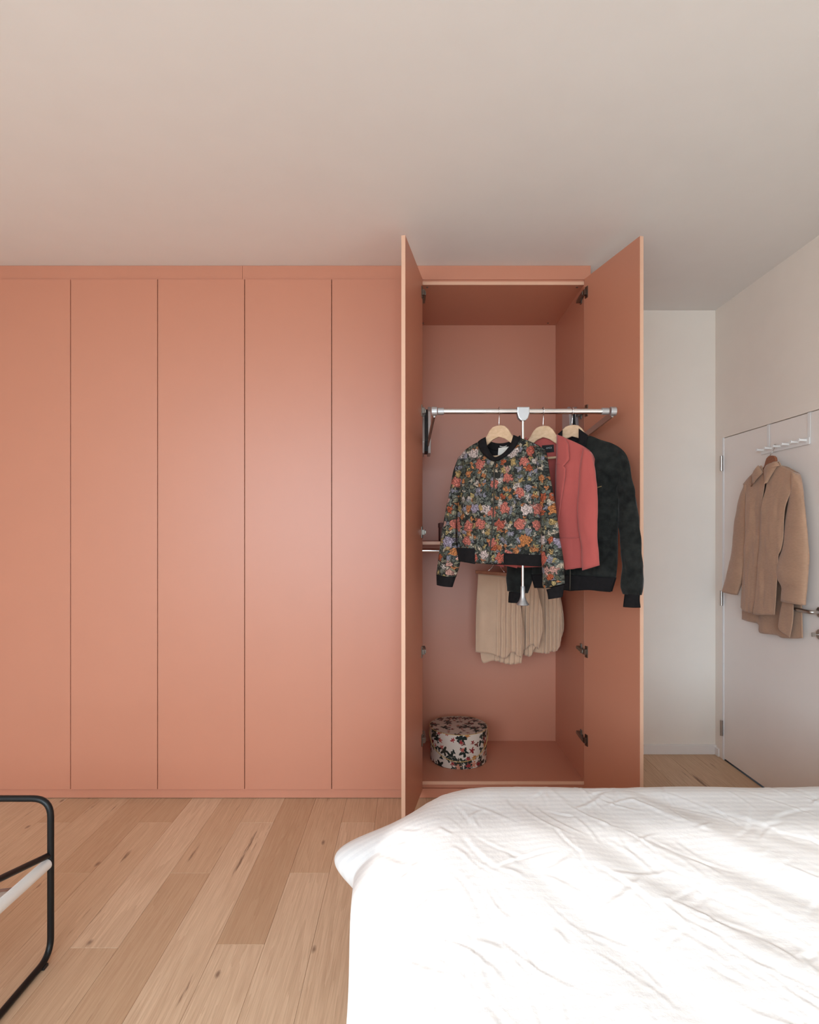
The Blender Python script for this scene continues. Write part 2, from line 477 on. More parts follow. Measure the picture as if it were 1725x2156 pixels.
structure(mb.build('wall_right', M['wall'], None), 'white painted wall with the flush door', 'wall')
mb = MB()
mb.box(XL - 0.15, WX0, YF - 0.14, YF, 0, H); mb.box(WX1, XR + 0.15, YF - 0.14, YF, 0, H)
mb.box(WX0, WX1, YF - 0.14, YF, 0, WZ0); mb.box(WX0, WX1, YF - 0.14, YF, WZ1, H)
structure(mb.build('wall_front', M['wall'], None), 'white painted wall around the tall window', 'wall')
win = empty('window_1', ((WX0 + WX1) / 2, YF - 0.07, WZ0), 'tall window opening with slim white frame', 'window', kind='structure')
for (a, b, c, d) in ((WX0, WX0 + 0.03, WZ0, WZ1), (WX1 - 0.03, WX1, WZ0, WZ1), (WX0 + 0.03, WX1 - 0.03, WZ0, WZ0 + 0.03), (WX0 + 0.03, WX1 - 0.03, WZ1 - 0.03, WZ1)):
    boxobj('window_frame', M['trim'], win, a, b, YF - 0.10, YF - 0.04, c, d)

structure(boxobj('baseboard_back', M['trim'], None, 1.00, XR, YB - 0.014, YB, 0.0, 0.062, 0.002), 'low white baseboard between wardrobe and door', 'baseboard')
structure(boxobj('baseboard_right', M['trim'], None, XR - 0.012, XR, FY1, YB - 0.014, 0.0, 0.05, 0.002), 'short white baseboard stub beside the door frame', 'baseboard')

# floor: a slab that carries oak planks
fl = boxobj('floor', M['gap'], None, XL - 0.2, XR + 0.2, YF - 0.3, YB + 0.1, -0.10, -0.012, 0)
structure(fl, 'oak plank floor with knots and long boards', 'floor')
PW, X_REF = 0.1688, -0.510
JOINTS = {  # plank ends read off the photograph, column by column (columns counted from the board ending beside the bed)
    0: [2.020], -1: [2.870], -2: [2.444], -3: [2.003], -4: [2.870], -5: [2.444], -6: [2.03], -7: [2.870], 1: [2.444], 2: [2.870], 3: [2.0]}
rp = random.Random(21)
DARK = {(0, 1), (-2, 0), (-4, 1), (-7, 1), (-5, 1)}      # (column, beyond its joint?) boards that look darker
LIGHT = {(-3, 1), (-1, 0), (0, 0), (1, 0), (2, 0)}
def plank(x0, x1, y0, y1, tone):
    cx_, cy_ = (x0 + x1) / 2, (y0 + y1) / 2
    hx, hy, ch = (x1 - x0) / 2 - 0.0003, (y1 - y0) / 2 - 0.0003, 0.0009
    v = [(sx * hx, sy * hy, -0.012) for sy in (-1, 1) for sx in (-1, 1)] + [(sx * hx, sy * hy, -ch) for sy in (-1, 1) for sx in (-1, 1)] + \
        [(sx * (hx - ch), sy * (hy - ch), 0) for sy in (-1, 1) for sx in (-1, 1)]
    f = [(8, 9, 11, 10)]
    for b in (0, 4):
        f += [(b, b + 1, b + 5, b + 4), (b + 1, b + 3, b + 7, b + 5), (b + 3, b + 2, b + 6, b + 7), (b + 2, b, b + 4, b + 6)]
    me = bpy.data.meshes.new('plank'); me.from_pydata(v, [], f); me.materials.append(M['oak']); me.update()
    o = bpy.data.objects.new('plank', me); C.objects.link(o)
    o.location = (cx_, cy_, 0); o.parent = fl
    o.color = (tone, rp.random(), 0, 1)
ncol0, ncol1 = math.floor((XL - X_REF) / PW) - 1, math.ceil((XR - X_REF) / PW)
for cidx in range(ncol0, ncol1 + 1):
    x0 = max(XL, X_REF - PW + cidx * PW); x1 = min(XR, X_REF + cidx * PW)
    if x1 - x0 < 0.01: continue
    j = list(JOINTS.get(cidx, [rp.choice([2.020, 2.444, 2.870]) + rp.uniform(-.02, .02)]))
    lo = j[0]
    while lo - 1.7 > YF + 0.3:
        lo -= 1.7; j.append(lo)
    ys = sorted([YF] + j + [YB])
    for a, b in zip(ys[:-1], ys[1:]):
        far = 1 if a >= j[0] - 1e-6 else 0
        tone = rp.uniform(0.12, 0.24) if (cidx, far) in DARK else rp.uniform(0.85, 1.0) if (cidx, far) in LIGHT else rp.uniform(0.3, 0.75)
        plank(x0, x1, a, b, tone)

# door in the right wall
door = empty('door_1', (XR + 0.02, (DY0 + DY1) / 2, 0), 'flush white interior door with steel hinges and lever handle', 'door', kind='structure')
for nm, (a, b, c, d) in {'a': (FY0, DY0 - 0.003, 0, FZ), 'b': (DY1 + 0.003, FY1, 0, FZ), 'c': (DY0 - 0.003, DY1 + 0.003, DZ + 0.004, FZ)}.items():
    boxobj('door_frame', M['wall'], door, XR - 0.002, XR + 0.14, a, b, c, d, 0.0015)
boxobj('door_gap_backing', M['gap'], door, XR + 0.046, XR + 0.06, DY0 - 0.02, DY1 + 0.02, 0, DZ + 0.02, 0)  # near-black sheet behind the leaf; the gap's shade is put into its colour
boxobj('door_leaf', M['doorpaint'], door, XR + 0.001, XR + 0.043, DY0, DY1, 0.010, DZ, 0.0015)
boxobj('door_seal', M['whitemetal'], door, XR - 0.004, XR + 0.004, DY1 - 0.006, DY1 + 0.010, 0.0, DZ + 0.004, 0.001)
for zc in (1.89, 1.03, 0.20):
    MB().tube([(XR - 0.012, DY1 + 0.004, zc - 0.048), (XR - 0.012, DY1 + 0.004, zc + 0.048)], 0.009, 14).build('door_hinge', M['steel'], door, smooth=True, angle=0.7)
HY, HZ = 2.795, 1.060
for zc, nm in ((HZ, 'handle_rosette'), (HZ - 0.108, 'key_rosette')):
    ros = MB().tube([(XR + 0.001, HY, zc), (XR - 0.009, HY, zc)], 0.026, 28).build(nm, M['steel'], door, smooth=True, angle=0.7)
lev = MB().tube(fillet([(XR - 0.005, HY, HZ), (XR - 0.052, HY, HZ), (XR - 0.052, HY + 0.135, HZ)], 0.018), 0.0095, 14)
lev.build('handle_lever', M['steel'], door, smooth=True, angle=0.9)
mb = MB().tube([(XR - 0.008, HY, HZ - 0.108), (XR - 0.030, HY, HZ - 0.108)], 0.003, 10)
mb.box(XR - 0.048, XR - 0.030, HY - 0.002, HY + 0.002, HZ - 0.118, HZ - 0.098)
mb.build('key', M['steel'], door)

# ------------------------------------------------------------------ wardrobe
DF = 3.12                       # front plane of the closed doors
P_ = 0.4727
E0 = 0.0498                     # left edge of the open unit
CZ0, CZ1 = 0.071, 2.820         # carcass bottom and top
DZ0, DZ1 = 0.0541, 2.8236       # door bottom and top
CF = DF + 0.021                 # carcass front
UB = 3.752

def door_slab(name, parent, x0, x1, z0=DZ0, z1=DZ1):
    o = boxobj(name, M['coral'], parent, x0, x1, DF, DF + 0.019, z0, z1, 0.0009)
    return o

where = ['coral closed wardrobe cabinet beside the open wardrobe', 'coral closed wardrobe cabinet between the other two closed ones', 'coral closed wardrobe cabinet against the end wall behind the black chair']
for i in range(3):
    x1 = E0 - i * 2 * P_
    x0 = x1 - 2 * P_
    cab = empty('wardrobe_cabinet', ((x0 + x1) / 2, (CF + UB) / 2, CZ0), where[i], 'wardrobe', 'closed coral wardrobe cabinets')
    mb = MB()
    mb.box(x0 + 0.0005, x0 + 0.018, CF, UB, CZ0, CZ1); mb.box(x1 - 0.018, x1 - 0.0005, CF, UB, CZ0, CZ1)
    mb.box(x0 + 0.018, x1 - 0.018, CF, UB, CZ0, CZ0 + 0.018); mb.box(x0 + 0.018, x1 - 0.018, CF, UB, CZ1 - 0.018, CZ1)
    mb.box(x0 + 0.0005, x1 - 0.0005, UB, UB + 0.008, CZ0, CZ1)
    mb.build('carcass', M['gap'], cab)
    for k in range(2):
        door_slab('door', cab, x0 + k * P_ + 0.0018, x0 + (k + 1) * P_ - 0.0018)

# open unit
IX0, IX1 = E0 + 0.018, 0.954
op = empty('open_wardrobe_cabinet', ((IX0 + IX1) / 2, (CF + UB) / 2, CZ0), 'coral wardrobe cabinet with both doors swung open, clothes and box inside', 'wardrobe')
boxobj('side_panel', M['coral'], op, E0 + 0.0005, IX0, CF, UB, CZ0, CZ1, 0.0008)
boxobj('side_panel', M['coral'], op, IX1, IX1 + 0.018, CF, UB, CZ0, CZ1, 0.0008)
boxobj('end_panel', M['coral'], op, IX1 + 0.0185, 0.988, CF + 0.010, UB + 0.008, 0.0, H - 0.001, 0.0008)
boxobj('back_panel', M['coral'], op, E0 + 0.0005, IX1 + 0.018, UB, UB + 0.008, CZ0, CZ1, 0)
bp = boxobj('bottom_panel', M['coral'], op, IX0, IX1, CF + 0.001, UB, CZ0, 0.089, 0)
boxobj('edge_strip', M['edge'], bp, IX0, IX1, CF - 0.0005, CF + 0.001, CZ0, 0.089, 0)
tp = boxobj('top_panel', M['coral'], op, IX0, IX1, CF + 0.001, UB, 2.802, CZ1, 0)
boxobj('edge_strip', M['edge'], tp, IX0, IX1, CF - 0.0005, CF + 0.001, 2.802, CZ1, 0)
SHZ = 1.397
sh = boxobj('shelf', M['coral'], op, IX0, IX1, 3.331, UB, SHZ - 0.018, SHZ, 0)
boxobj('edge_strip', M['edge'], sh, IX0, IX1, 3.329, 3.331, SHZ - 0.018, SHZ, 0)
for (x, y) in ((IX0 + 0.03, 3.17), (IX1 - 0.03, 3.17), (IX0 + 0.02, 3.71), (IX1 - 0.06, 3.71)):
    MB().tube([(x, y, 2.8025), (x, y, 2.799)], 0.006, 12).build('cam_fitting', M['hinge'], tp)
for (x, y) in ((IX0 + 0.03, 3.19), (IX1 - 0.03, 3.19)):
    MB().tube([(x, y, 0.0885), (x, y, 0.0897)], 0.004, 10).build('screw_cap', M['coral'], bp)

def open_door(hx, hy, ang, side):
    """door slab turned about its hinge: inner face runs from (hx, hy) towards the room; side -1 left, +1 right"""
    d = Vector((side * math.sin(ang), -math.cos(ang), 0))         # along the door, away from the hinge
    nrm = Vector((side * math.cos(ang), math.sin(ang), 0))        # outwards (to the outer face)
    L, T = P_ - 0.0036, 0.019
    root = bpy.data.objects.new('door', None)
    P0 = Vector((hx, hy, 0))
    pts = [P0, P0 + d * L, P0 + d * L + nrm * T, P0 + nrm * T]
    mb = MB()
    v = [(p.x, p.y, z) for z in (DZ0, DZ1) for p in pts]
    mb.add(v, [(0, 1, 2, 3), (4, 5, 6, 7), (0, 1, 5, 4), (1, 2, 6, 5), (2, 3, 7, 6), (3, 0, 4, 7)])
    o = mb.build('door', M['coral'], op, bevel=0.0008)
    e = MB()
    q = [P0 + d * L + nrm * 0.0003, P0 + d * (L + 0.0012) + nrm * 0.0003, P0 + d * (L + 0.0012) + nrm * (T - 0.0003), P0 + d * L + nrm * (T - 0.0003)]
    v = [(p.x, p.y, z) for z in (DZ0 + 0.0005, DZ1 - 0.0005) for p in q]
    e.add(v, [(0, 1, 2, 3), (4, 5, 6, 7), (0, 1, 5, 4), (1, 2, 6, 5), (2, 3, 7, 6), (3, 0, 4, 7)])
    e.build('edge_strip', M['edge'], o)
    # concealed hinges: cup plate on the door, arm, mounting plate on the side panel
    ix = IX0 if side < 0 else IX1
    s = -side
    for zc in (2.742, 2.105, 1.450, 0.806, 0.330):
        h = MB()
        def obox(c, ax, ay, hx_, hy_, hz_):
            vv = []
            for dz in (-hz_, hz_):
                for (i, j) in ((-1, -1), (1, -1), (1, 1), (-1, 1)):
                    p = c + ax * (i * hx_) + ay * (j * hy_)
                    vv.append((p.x, p.y, zc + dz))
            h.add(vv, [(0, 1, 2, 3), (4, 5, 6, 7), (0, 1, 5, 4), (1, 2, 6, 5), (2, 3, 7, 6), (3, 0, 4, 7)])
        obox(P0 + d * 0.024 - nrm * 0.002, d, nrm, 0.013, 0.002, 0.031)
        obox(P0 + d * 0.020 - nrm * 0.009, d, nrm, 0.010, 0.008, 0.014)
        a0 = P0 + d * 0.014 - nrm * 0.016
        a1 = Vector((ix + s * 0.016, CF + 0.040, 0))
        ax = (a1 - a0).normalized(); ay = Vector((-ax.y, ax.x, 0))
        obox((a0 + a1) / 2, ax, ay, (a1 - a0).length / 2, 0.005, 0.009)
        obox(Vector((ix + s * 0.010, CF + 0.050, 0)), Vector((0, 1, 0)), Vector((1, 0, 0)), 0.034, 0.0095, 0.008)
        obox(Vector((ix + s * 0.003, CF + 0.045, 0)), Vector((0, 1, 0)), Vector((1, 0, 0)), 0.012, 0.0028, 0.026)
        h.build('hinge', M['hinge'], o, bevel=0.0012)
    bpy.data.objects.remove(root)
    return o
open_door(0.0705, 3.118, math.radians(11.0), -1)
open_door(0.9485, 3.118, math.radians(14.8), 1)

# oval rail under the shelf
RY, RZ = 3.45, 1.340
mb = MB().tube([(IX0, RY, RZ), (IX1, RY, RZ)], 0.013, 18)
mb.build('hanging_rail', M['chrome'], op, smooth=True, angle=0.8)

# continuous boards above and below
FR = DF + 0.012
tag(boxobj('filler_board', M['coral'], None, XL, -0.9118, FR, FR + 0.018, DZ1 + 0.004, H - 0.0008, 0.0008), 'coral filler board at the ceiling above the end-wall wardrobe doors', 'filler board', 'coral filler boards at the ceiling')
tag(boxobj('filler_board', M['coral'], None, -0.9108, 0.988, FR, FR + 0.0085, DZ1 + 0.004, H - 0.0008, 0.0008), 'coral filler board at the ceiling above the open wardrobe', 'filler board', 'coral filler boards at the ceiling')
tag(boxobj('plinth_board', M['coral'], None, XL, 0.970, FR, FR + 0.016, 0.003, DZ0 - 0.003, 0.0008), 'coral plinth board along the floor under the wardrobe', 'plinth')
boxobj('top_rail', M['coral'], op, E0 + 0.0005, IX1 + 0.018, CF + 0.0002, CF + 0.018, CZ1 + 0.0003, H - 0.002, 0)
boxobj('front_rail', M['coral'], op, E0 + 0.0005, IX1 + 0.018, CF + 0.008, CF + 0.024, 0.0515, CZ0 - 0.0005, 0)

# ------------------------------------------------------------------ bed
BX0, BX1, BY0, BY1 = 0.02, 1.93, 0.12, 1.93
bed = empty('bed_base', ((BX0 + BX1) / 2, (BY0 + BY1) / 2, 0), 'low wooden bed base hidden beneath the white duvet', 'bed')
boxobj('platform', M['bedwood'], bed, BX0, BX1, BY0, BY1, 0.16, 0.30, 0.004)
boxobj('headboard', M['bedwood'], bed, BX1, BX1 + 0.04, BY0, BY1, 0.10, 0.62, 0.004)
for x in (BX0 + 0.06, BX1 - 0.10):
    for y in (BY0 + 0.06, BY1 - 0.10):
        boxobj('leg', M['bedwood'], bed, x, x + 0.05, y, y + 0.05, 0.0, 0.16, 0.003)
tag(boxobj('mattress', M['mattress'], None, BX0, BX1 - 0.002, BY0, BY1, 0.301, 0.520, 0.03), 'white mattress on the bed base under the duvet', 'mattress')

def make_duvet():
    HT, R = 0.600, 0.22
    PX0, PY0, PY1, CR = 0.12, 0.30, 1.868, 0.17        # flat top area and its corner rounding
    px1 = 1.86
    na, nb = 470, 470
    # sample the flat cloth finely; overhang to the foot and both sides
    OV = 0.62
    a = np.linspace(PX0 - OV, px1, na); b = np.linspace(PY0 - OV, PY1 + OV, nb)
    A, B = np.meshgrid(a, b, indexing='ij')
    # distance from the rounded top area
    qx = np.clip(A, PX0 + CR, None); qy = np.clip(B, PY0 + CR, PY1 - CR)
    dx, dy = A - qx, B - qy
    rr = np.sqrt(dx * dx + dy * dy) + 1e-9
    nx, ny = dx / rr, dy / rr
    d = np.maximum(rr - CR, 0.0)
    ang = np.minimum(d / R, PI / 2)
    hor = np.minimum(rr, CR) + R * np.sin(ang)
    drop = R * (1 - np.cos(ang)) + np.maximum(d - R * PI / 2, 0)
    # the foot corner pushes out into a soft point
    th = np.degrees(np.arctan2(ny, -nx))
    flare = 0.150 * np.exp(-((th - 13) / 14.0) ** 2) * np.exp(-((drop - 0.17) / 0.085) ** 2)
    flare += 0.012 * np.clip(drop / 0.4, 0, 1) * (1 + 0.6 * np.sin(B * 9.0 + A * 9.0))
    hor = hor + flare
    X = qx + nx * hor; Y = qy + ny * hor; Zc = HT - drop
    Zc = np.maximum(Zc, 0.07 + 0.02 * np.sin(A * 7) * np.cos(B * 5))
    # soft quilted undulation and creases
    rg = np.random.RandomState(5)
    und = np.zeros_like(A)
    for _ in range(22):
        kx, ky = rg.normal(0, 5.0, 2); ph = rg.uniform(0, 6.28)
        und += rg.uniform(0.0006, 0.0022) * np.sin(kx * A + ky * B + ph)
    # broad diagonal valleys running towards the foot
    for (cx_, cy_, an, L, w, am) in ((0.62, 1.42, -58, 0.55, 0.07, -0.010), (0.95, 1.30, -50, 0.55, 0.06, -0.011), (1.05, 1.62, -40, 0.5, 0.05, -0.007),
                                    (0.45, 1.15, -62, 0.5, 0.05, -0.007), (0.30, 1.55, -75, 0.4, 0.06, -0.005), (0.80, 1.72, -60, 0.3, 0.04, 0.006), (0.75, 1.12, -52, 0.4, 0.04, 0.006)):
        c, s = math.cos(math.radians(an)), math.sin(math.radians(an))
        u = (A - cx_) * c + (B - cy_) * s; v = -(A - cx_) * s + (B - cy_) * c
        und += am * np.exp(-(u / L) ** 2) * np.exp(-(v / w) ** 2)
    for _ in range(400):
        cx_, cy_ = rg.uniform(-0.1, 1.75), rg.uniform(0.4, 2.0)
        an = math.radians(rg.choice([-58, -58, -70, -40, -85, 35]) + rg.normal(0, 12))
        L = rg.uniform(0.02, 0.10); w = rg.uniform(0.004, 0.009); am = rg.uniform(0.0008, 0.0026) * rg.choice([1, 1, -1])
        c, s = math.cos(an), math.sin(an)
        u = (A - cx_) * c + (B - cy_) * s; v = -(A - cx_) * s + (B - cy_) * c
        v = v + 0.12 * u * u / L * rg.choice([-1, 1])
        und += am * (np.exp(-(u / L) ** 4)) * (np.exp(-(v / w) ** 2) - 0.6 * np.exp(-((v - 1.6 * w) / (1.3 * w)) ** 2))
    # move along the surface normal: up on top, outwards on the hanging sides
    X = X + nx * np.sin(ang) * und; Y = Y + ny * np.sin(ang) * und; Zc = Zc + np.cos(ang) * und
    # the foot edge lies slightly skewed to the bed
    X = X + 0.055 * np.clip(1.70 - Y, 0, 1.2) * np.clip((0.5 - A) / 0.4, 0, 1)
    me = bpy.data.meshes.new('duvet')
    V = np.stack([X.ravel(), Y.ravel(), Zc.ravel()], 1)
    idx = np.arange(na * nb).reshape(na, nb)
    F = np.stack([idx[:-1, :-1].ravel(), idx[1:, :-1].ravel(), idx[1:, 1:].ravel(), idx[:-1, 1:].ravel()], 1)
    me.from_pydata(V.tolist(), [], F.tolist()); me.update()
    for p in me.polygons: p.use_smooth = True
    me.materials.append(M['duvet'])
    o = bpy.data.objects.new('duvet', me); C.objects.link(o)
    md = o.modifiers.new('thickness', 'SOLIDIFY'); md.thickness = 0.010; md.offset = -1.0
    return tag(o, 'white striped cotton duvet draped over the bed with sunlit creases', 'duvet')
make_duvet()

# ------------------------------------------------------------------ black tube chair with a white sling
CHX, CHY, CHZ, CHW, CHD = -1.221, 1.955, 0.543, 0.62, 0.86
ch = empty('lounge_chair', (CHX - CHW / 2, CHY - CHD / 2, 0), 'black tubular steel lounge chair with white canvas sling seat', 'chair')
r_ = 0.0105
xl_ = CHX - CHW
fr = fillet([(CHX, CHY - CHD, 0.012), (CHX, CHY, 0.012), (CHX, CHY, CHZ), (xl_, CHY, CHZ), (xl_, CHY, 0.012), (xl_, CHY - CHD, 0.012)], 0.062, 8)
MB().tube(fr, r_, 14).build('frame', M['blackmetal'], ch, smooth=True, angle=0.9)
for x, sx in ((CHX, -1), (xl_, 1)):
    MB().tube([(x + sx * 0.004, CHY - 0.004, 0.352), (x + sx * 0.010, CHY - CHD * 0.5, 0.460), (x + sx * 0.014, CHY - CHD, 0.560)], r_ * 0.92, 14).build('backrest_rail', M['blackmetal'], ch, smooth=True, angle=0.9)
    MB().tube([(x + sx * 0.014, CHY - CHD + 0.005, 0.560), (x, CHY - CHD + 0.005, 0.012)], r_ * 0.9, 12).build('leg', M['blackmetal'], ch, smooth=True, angle=0.9)
    MB().tube([(x + sx * 0.006, CHY - 0.012, 0.326), (x + sx * 0.012, CHY - CHD * 0.55, 0.327), (x + sx * 0.012, CHY - CHD + 0.01, 0.327)], [0.018, 0.0185, 0.0185], 18).build('sling_hem', M['sling'], ch, smooth=True, angle=0.9)
    for yy in (CHY - 0.045, CHY - CHD + 0.06):
        boxobj('foot_pad', M['blackplastic'], ch, x - 0.010, x + 0.014, yy - 0.012, yy + 0.012, 0.0, 0.010, 0.002)
mb = MB(); nn = 24
for j in range(9):
    t = j / 8
    y = CHY - 0.16 - t * (CHD - 0.18)
    for i in range(nn + 1):
        s = i / nn
        mb.v.append((CHX - 0.012 - s * (CHW - 0.024), y, 0.330 - 0.055 * math.sin(PI * s) * (0.4 + 0.6 * t)))
        mb.uv.append((0, 0))
for j in range(8):
    for i in range(nn):
        a0 = j * (nn + 1) + i
        mb.f.append((a0, a0 + 1, a0 + nn + 2, a0 + nn + 1))
sl = mb.build('sling_seat', M['sling'], ch, smooth=True, solid=0.004)
mb = MB()
mb.tube([(CHX - 0.014 - s / nn * (CHW - 0.028), CHY - 0.158, 0.331 - 0.022 * math.sin(PI * s / nn)) for s in range(nn + 1)], 0.007, 10, flat=1.0)
mb.build('sling_trim', M['browncloth'], sl, smooth=True)

# ------------------------------------------------------------------ garment helpers
class Plane:
    """vertical plane a garment hangs in: hook point (x, y); turned so its right side comes towards the room"""
    def __init__(self, x, y, deg):
        self.p = Vector((x, y)); t = math.radians(deg)
        self.e = Vector((math.cos(t), -math.sin(t))); self.n = Vector((-math.sin(t), -math.cos(t)))
    def uz(self, px, py):
        dx, dz = (px - CX) / FPX, -(py - CY) / FPX
        dr = Vector((dx, 1.0))
        s = self.p.dot(self.n) / dr.dot(self.n)
        q = dr * s - self.p
        return (q.dot(self.e), EYE + dz * s)
    def w(self, u, w, z):
        q = self.p + self.e * u + self.n * w
        return (q.x, q.y, z)

def conv(ox, oy, sc):
    return lambda pts: [(ox + x * sc, oy + y * sc) for (x, y) in pts]

def resample(pts, n):
    P = [Vector(p) for p in pts]
    if len(P) == 2:
        return [P[0].lerp(P[1], i / n) for i in range(n + 1)]
    # Catmull-Rom, then even arc length
    Q = [P[0] * 2 - P[1]] + P + [P[-1] * 2 - P[-2]]
    fine = []
    for i in range(1, len(Q) - 2):
        p0, p1, p2, p3 = Q[i - 1:i + 3]
        for k in range(10):
            t = k / 10
            fine.append(0.5 * ((2 * p1) + (p2 - p0) * t + (2 * p0 - 5 * p1 + 4 * p2 - p3) * t * t + (3 * p1 - p0 - 3 * p2 + p3) * t ** 3))
    fine.append(P[-1])
    L = [0.0]
    for a, b in zip(fine[:-1], fine[1:]): L.append(L[-1] + (b - a).length)
    out = []; k = 0
    for i in range(n + 1):
        d = L[-1] * i / n
        while k < len(L) - 2 and L[k + 1] < d: k += 1
        seg = L[k + 1] - L[k]
        out.append(fine[k].lerp(fine[k + 1], 0 if seg < 1e-9 else min(1, (d - L[k]) / seg)))
    return out

def nz(x, y, z=0.0):
    return noise.noise(Vector((x, y, z)))

def patch(mb, pl, top, bottom, left, right, wfn, nu=40, nv=40, edge=True, px=True):
    """Coons patch between four outline curves, lifted off the hanging plane by wfn(u, z)"""
    cv = (lambda q: [pl.uz(*p) for p in q]) if px else (lambda q: q)
    T, B_, L, R = resample(cv(top), nu), resample(cv(bottom), nu), resample(cv(left), nv), resample(cv(right), nv)
    vs, uvs = [], []
    for j in range(nv + 1):
        t = j / nv
        for i in range(nu + 1):
            s = i / nu
            p = T[i] * (1 - t) + B_[i] * t + L[j] * (1 - s) + R[j] * s - (T[0] * (1 - s) * (1 - t) + T[nu] * s * (1 - t) + B_[0] * (1 - s) * t + B_[nu] * s * t)
            e = 1 - abs(2 * s - 1) ** 8 if edge else 1.0
            vs.append(pl.w(p.x, wfn(p.x, p.y) * e, p.y)); uvs.append((p.x, p.y))
    m = nu + 1
    mb.add(vs, [(j * m + i, j * m + i + 1, (j + 1) * m + i + 1, (j + 1) * m + i) for j in range(nv) for i in range(nu)], uvs)
    return mb

def sleeve(mb, pl, rows, w0, flat=0.5, n=44, m=22, wob=0.004, cap=True, seed=0.0, w1=None, uvoff=(0, 0)):
    """tube through (left, right) outline pairs; w0..w1 = offset from the hanging plane at the top and at the end"""
    Lr = resample([pl.uz(*r[0]) for r in rows], n); Rr = resample([pl.uz(*r[1]) for r in rows], n)
    w1 = w0 if w1 is None else w1
    vs, uvs = [], []
    for k in range(n + 1):
        t = k / n
        c = (Lr[k] + Rr[k]) / 2; h = (Rr[k] - Lr[k]) / 2
        th = max(0.018, h.length * flat)
        ww = w0 + (w1 - w0) * t
        for j in range(m):
            a = 2 * PI * j / m
            ca, sa = math.cos(a), math.sin(a)
            f = 1 + wob / max(h.length, .02) * nz(c.y * 16 + seed, ca * 1.7 + seed, sa * 1.7) * 2
            p = c + h * ca * (1 + 0.3 * (f - 1))
            vs.append(pl.w(p.x, ww + th * sa * f, p.y)); uvs.append((p.x + uvoff[0] + 0.3 * sa * th, p.y + uvoff[1]))
    fs = [(k * m + j, k * m + (j + 1) % m, (k + 1) * m + (j + 1) % m, (k + 1) * m + j) for k in range(n) for j in range(m)]
    if cap:
        # turn the end inwards so the opening reads as a hollow
        b = len(vs)
        c = (Lr[n] + Rr[n]) / 2; h = (Rr[n] - Lr[n]) / 2; th = max(0.018, h.length * flat)
        up = (Lr[n - 3] + Rr[n - 3]) / 2 - c
        for dep, sc in ((0.0, 0.86), (0.03, 0.80)):
            for j in range(m):
                a = 2 * PI * j / m
                p = c + h * math.cos(a) * sc + (up.normalized() * dep if up.length > 0 else Vector((0, 0)))
                vs.append(pl.w(p.x, w1 + th * math.sin(a) * sc, p.y)); uvs.append((p.x, p.y))
        for k0, k1 in ((n * m, b), (b, b + m)):
            fs += [(k0 + j, k0 + (j + 1) % m, k1 + (j + 1) % m, k1 + j) for j in range(m)]
        fs.append(tuple(b + m + j for j in range(m)))
        fs.append(tuple(m - 1 - j for j in range(m)))
    mb.add(vs, fs, uvs)
    return mb

def slab(mb, pl, outline, w, th, px=True):
    """flat outline with real thickness; w is a number or a function of (u, z) giving its middle"""
    pts = [pl.uz(*p) for p in outline] if px else list(outline)
    wf = w if callable(w) else (lambda u, z: w)
    n = len(pts)
    vs = [pl.w(u, wf(u, z) + th / 2, z) for (u, z) in pts] + [pl.w(u, wf(u, z) - th / 2, z) for (u, z) in pts]
    fs = [tuple(range(n)), tuple(range(2 * n - 1, n - 1, -1))] + [(i, (i + 1) % n, (i + 1) % n + n, i + n) for i in range(n)]
    mb.add(vs, fs, [(u, z) for (u, z) in pts] * 2)
    return mb

def ribbon(mb, pl, inner, outer, wfn, n=36, px=True, m=4):
    """band between two outline curves (collars, lapels)"""
    A_ = resample([pl.uz(*p) for p in inner] if px else inner, n); B_ = resample([pl.uz(*p) for p in outer] if px else outer, n)
    vs, uvs = [], []
    for i in range(n + 1):
        for j in range(m + 1):
            p = A_[i].lerp(B_[i], j / m)
            vs.append(pl.w(p.x, wfn(p.x, p.y, j / m, i / n), p.y)); uvs.append((p.x, p.y))
    mb.add(vs, [(i * (m + 1) + j, i * (m + 1) + j + 1, (i + 1) * (m + 1) + j + 1, (i + 1) * (m + 1) + j) for i in range(n) for j in range(m)], uvs)
    return mb

def body_w(c, b, T, ztop, zbot, fold=0.006, seed=0.0, g0=0.35):
    def f(u, z):
        s = min(1.0, abs(u - c) / b)
        t = (ztop - z) / (ztop - zbot)
        g = g0 + (1 - g0) * max(0.0, min(1.0, t / 0.3))
        return T * (1 - s ** 3) * g + fold * (nz(u * 15 + seed, z * 3.0) + 0.5 * nz(u * 34 + seed, z * 7)) * max(0.0, min(1, t * 3))
    return f

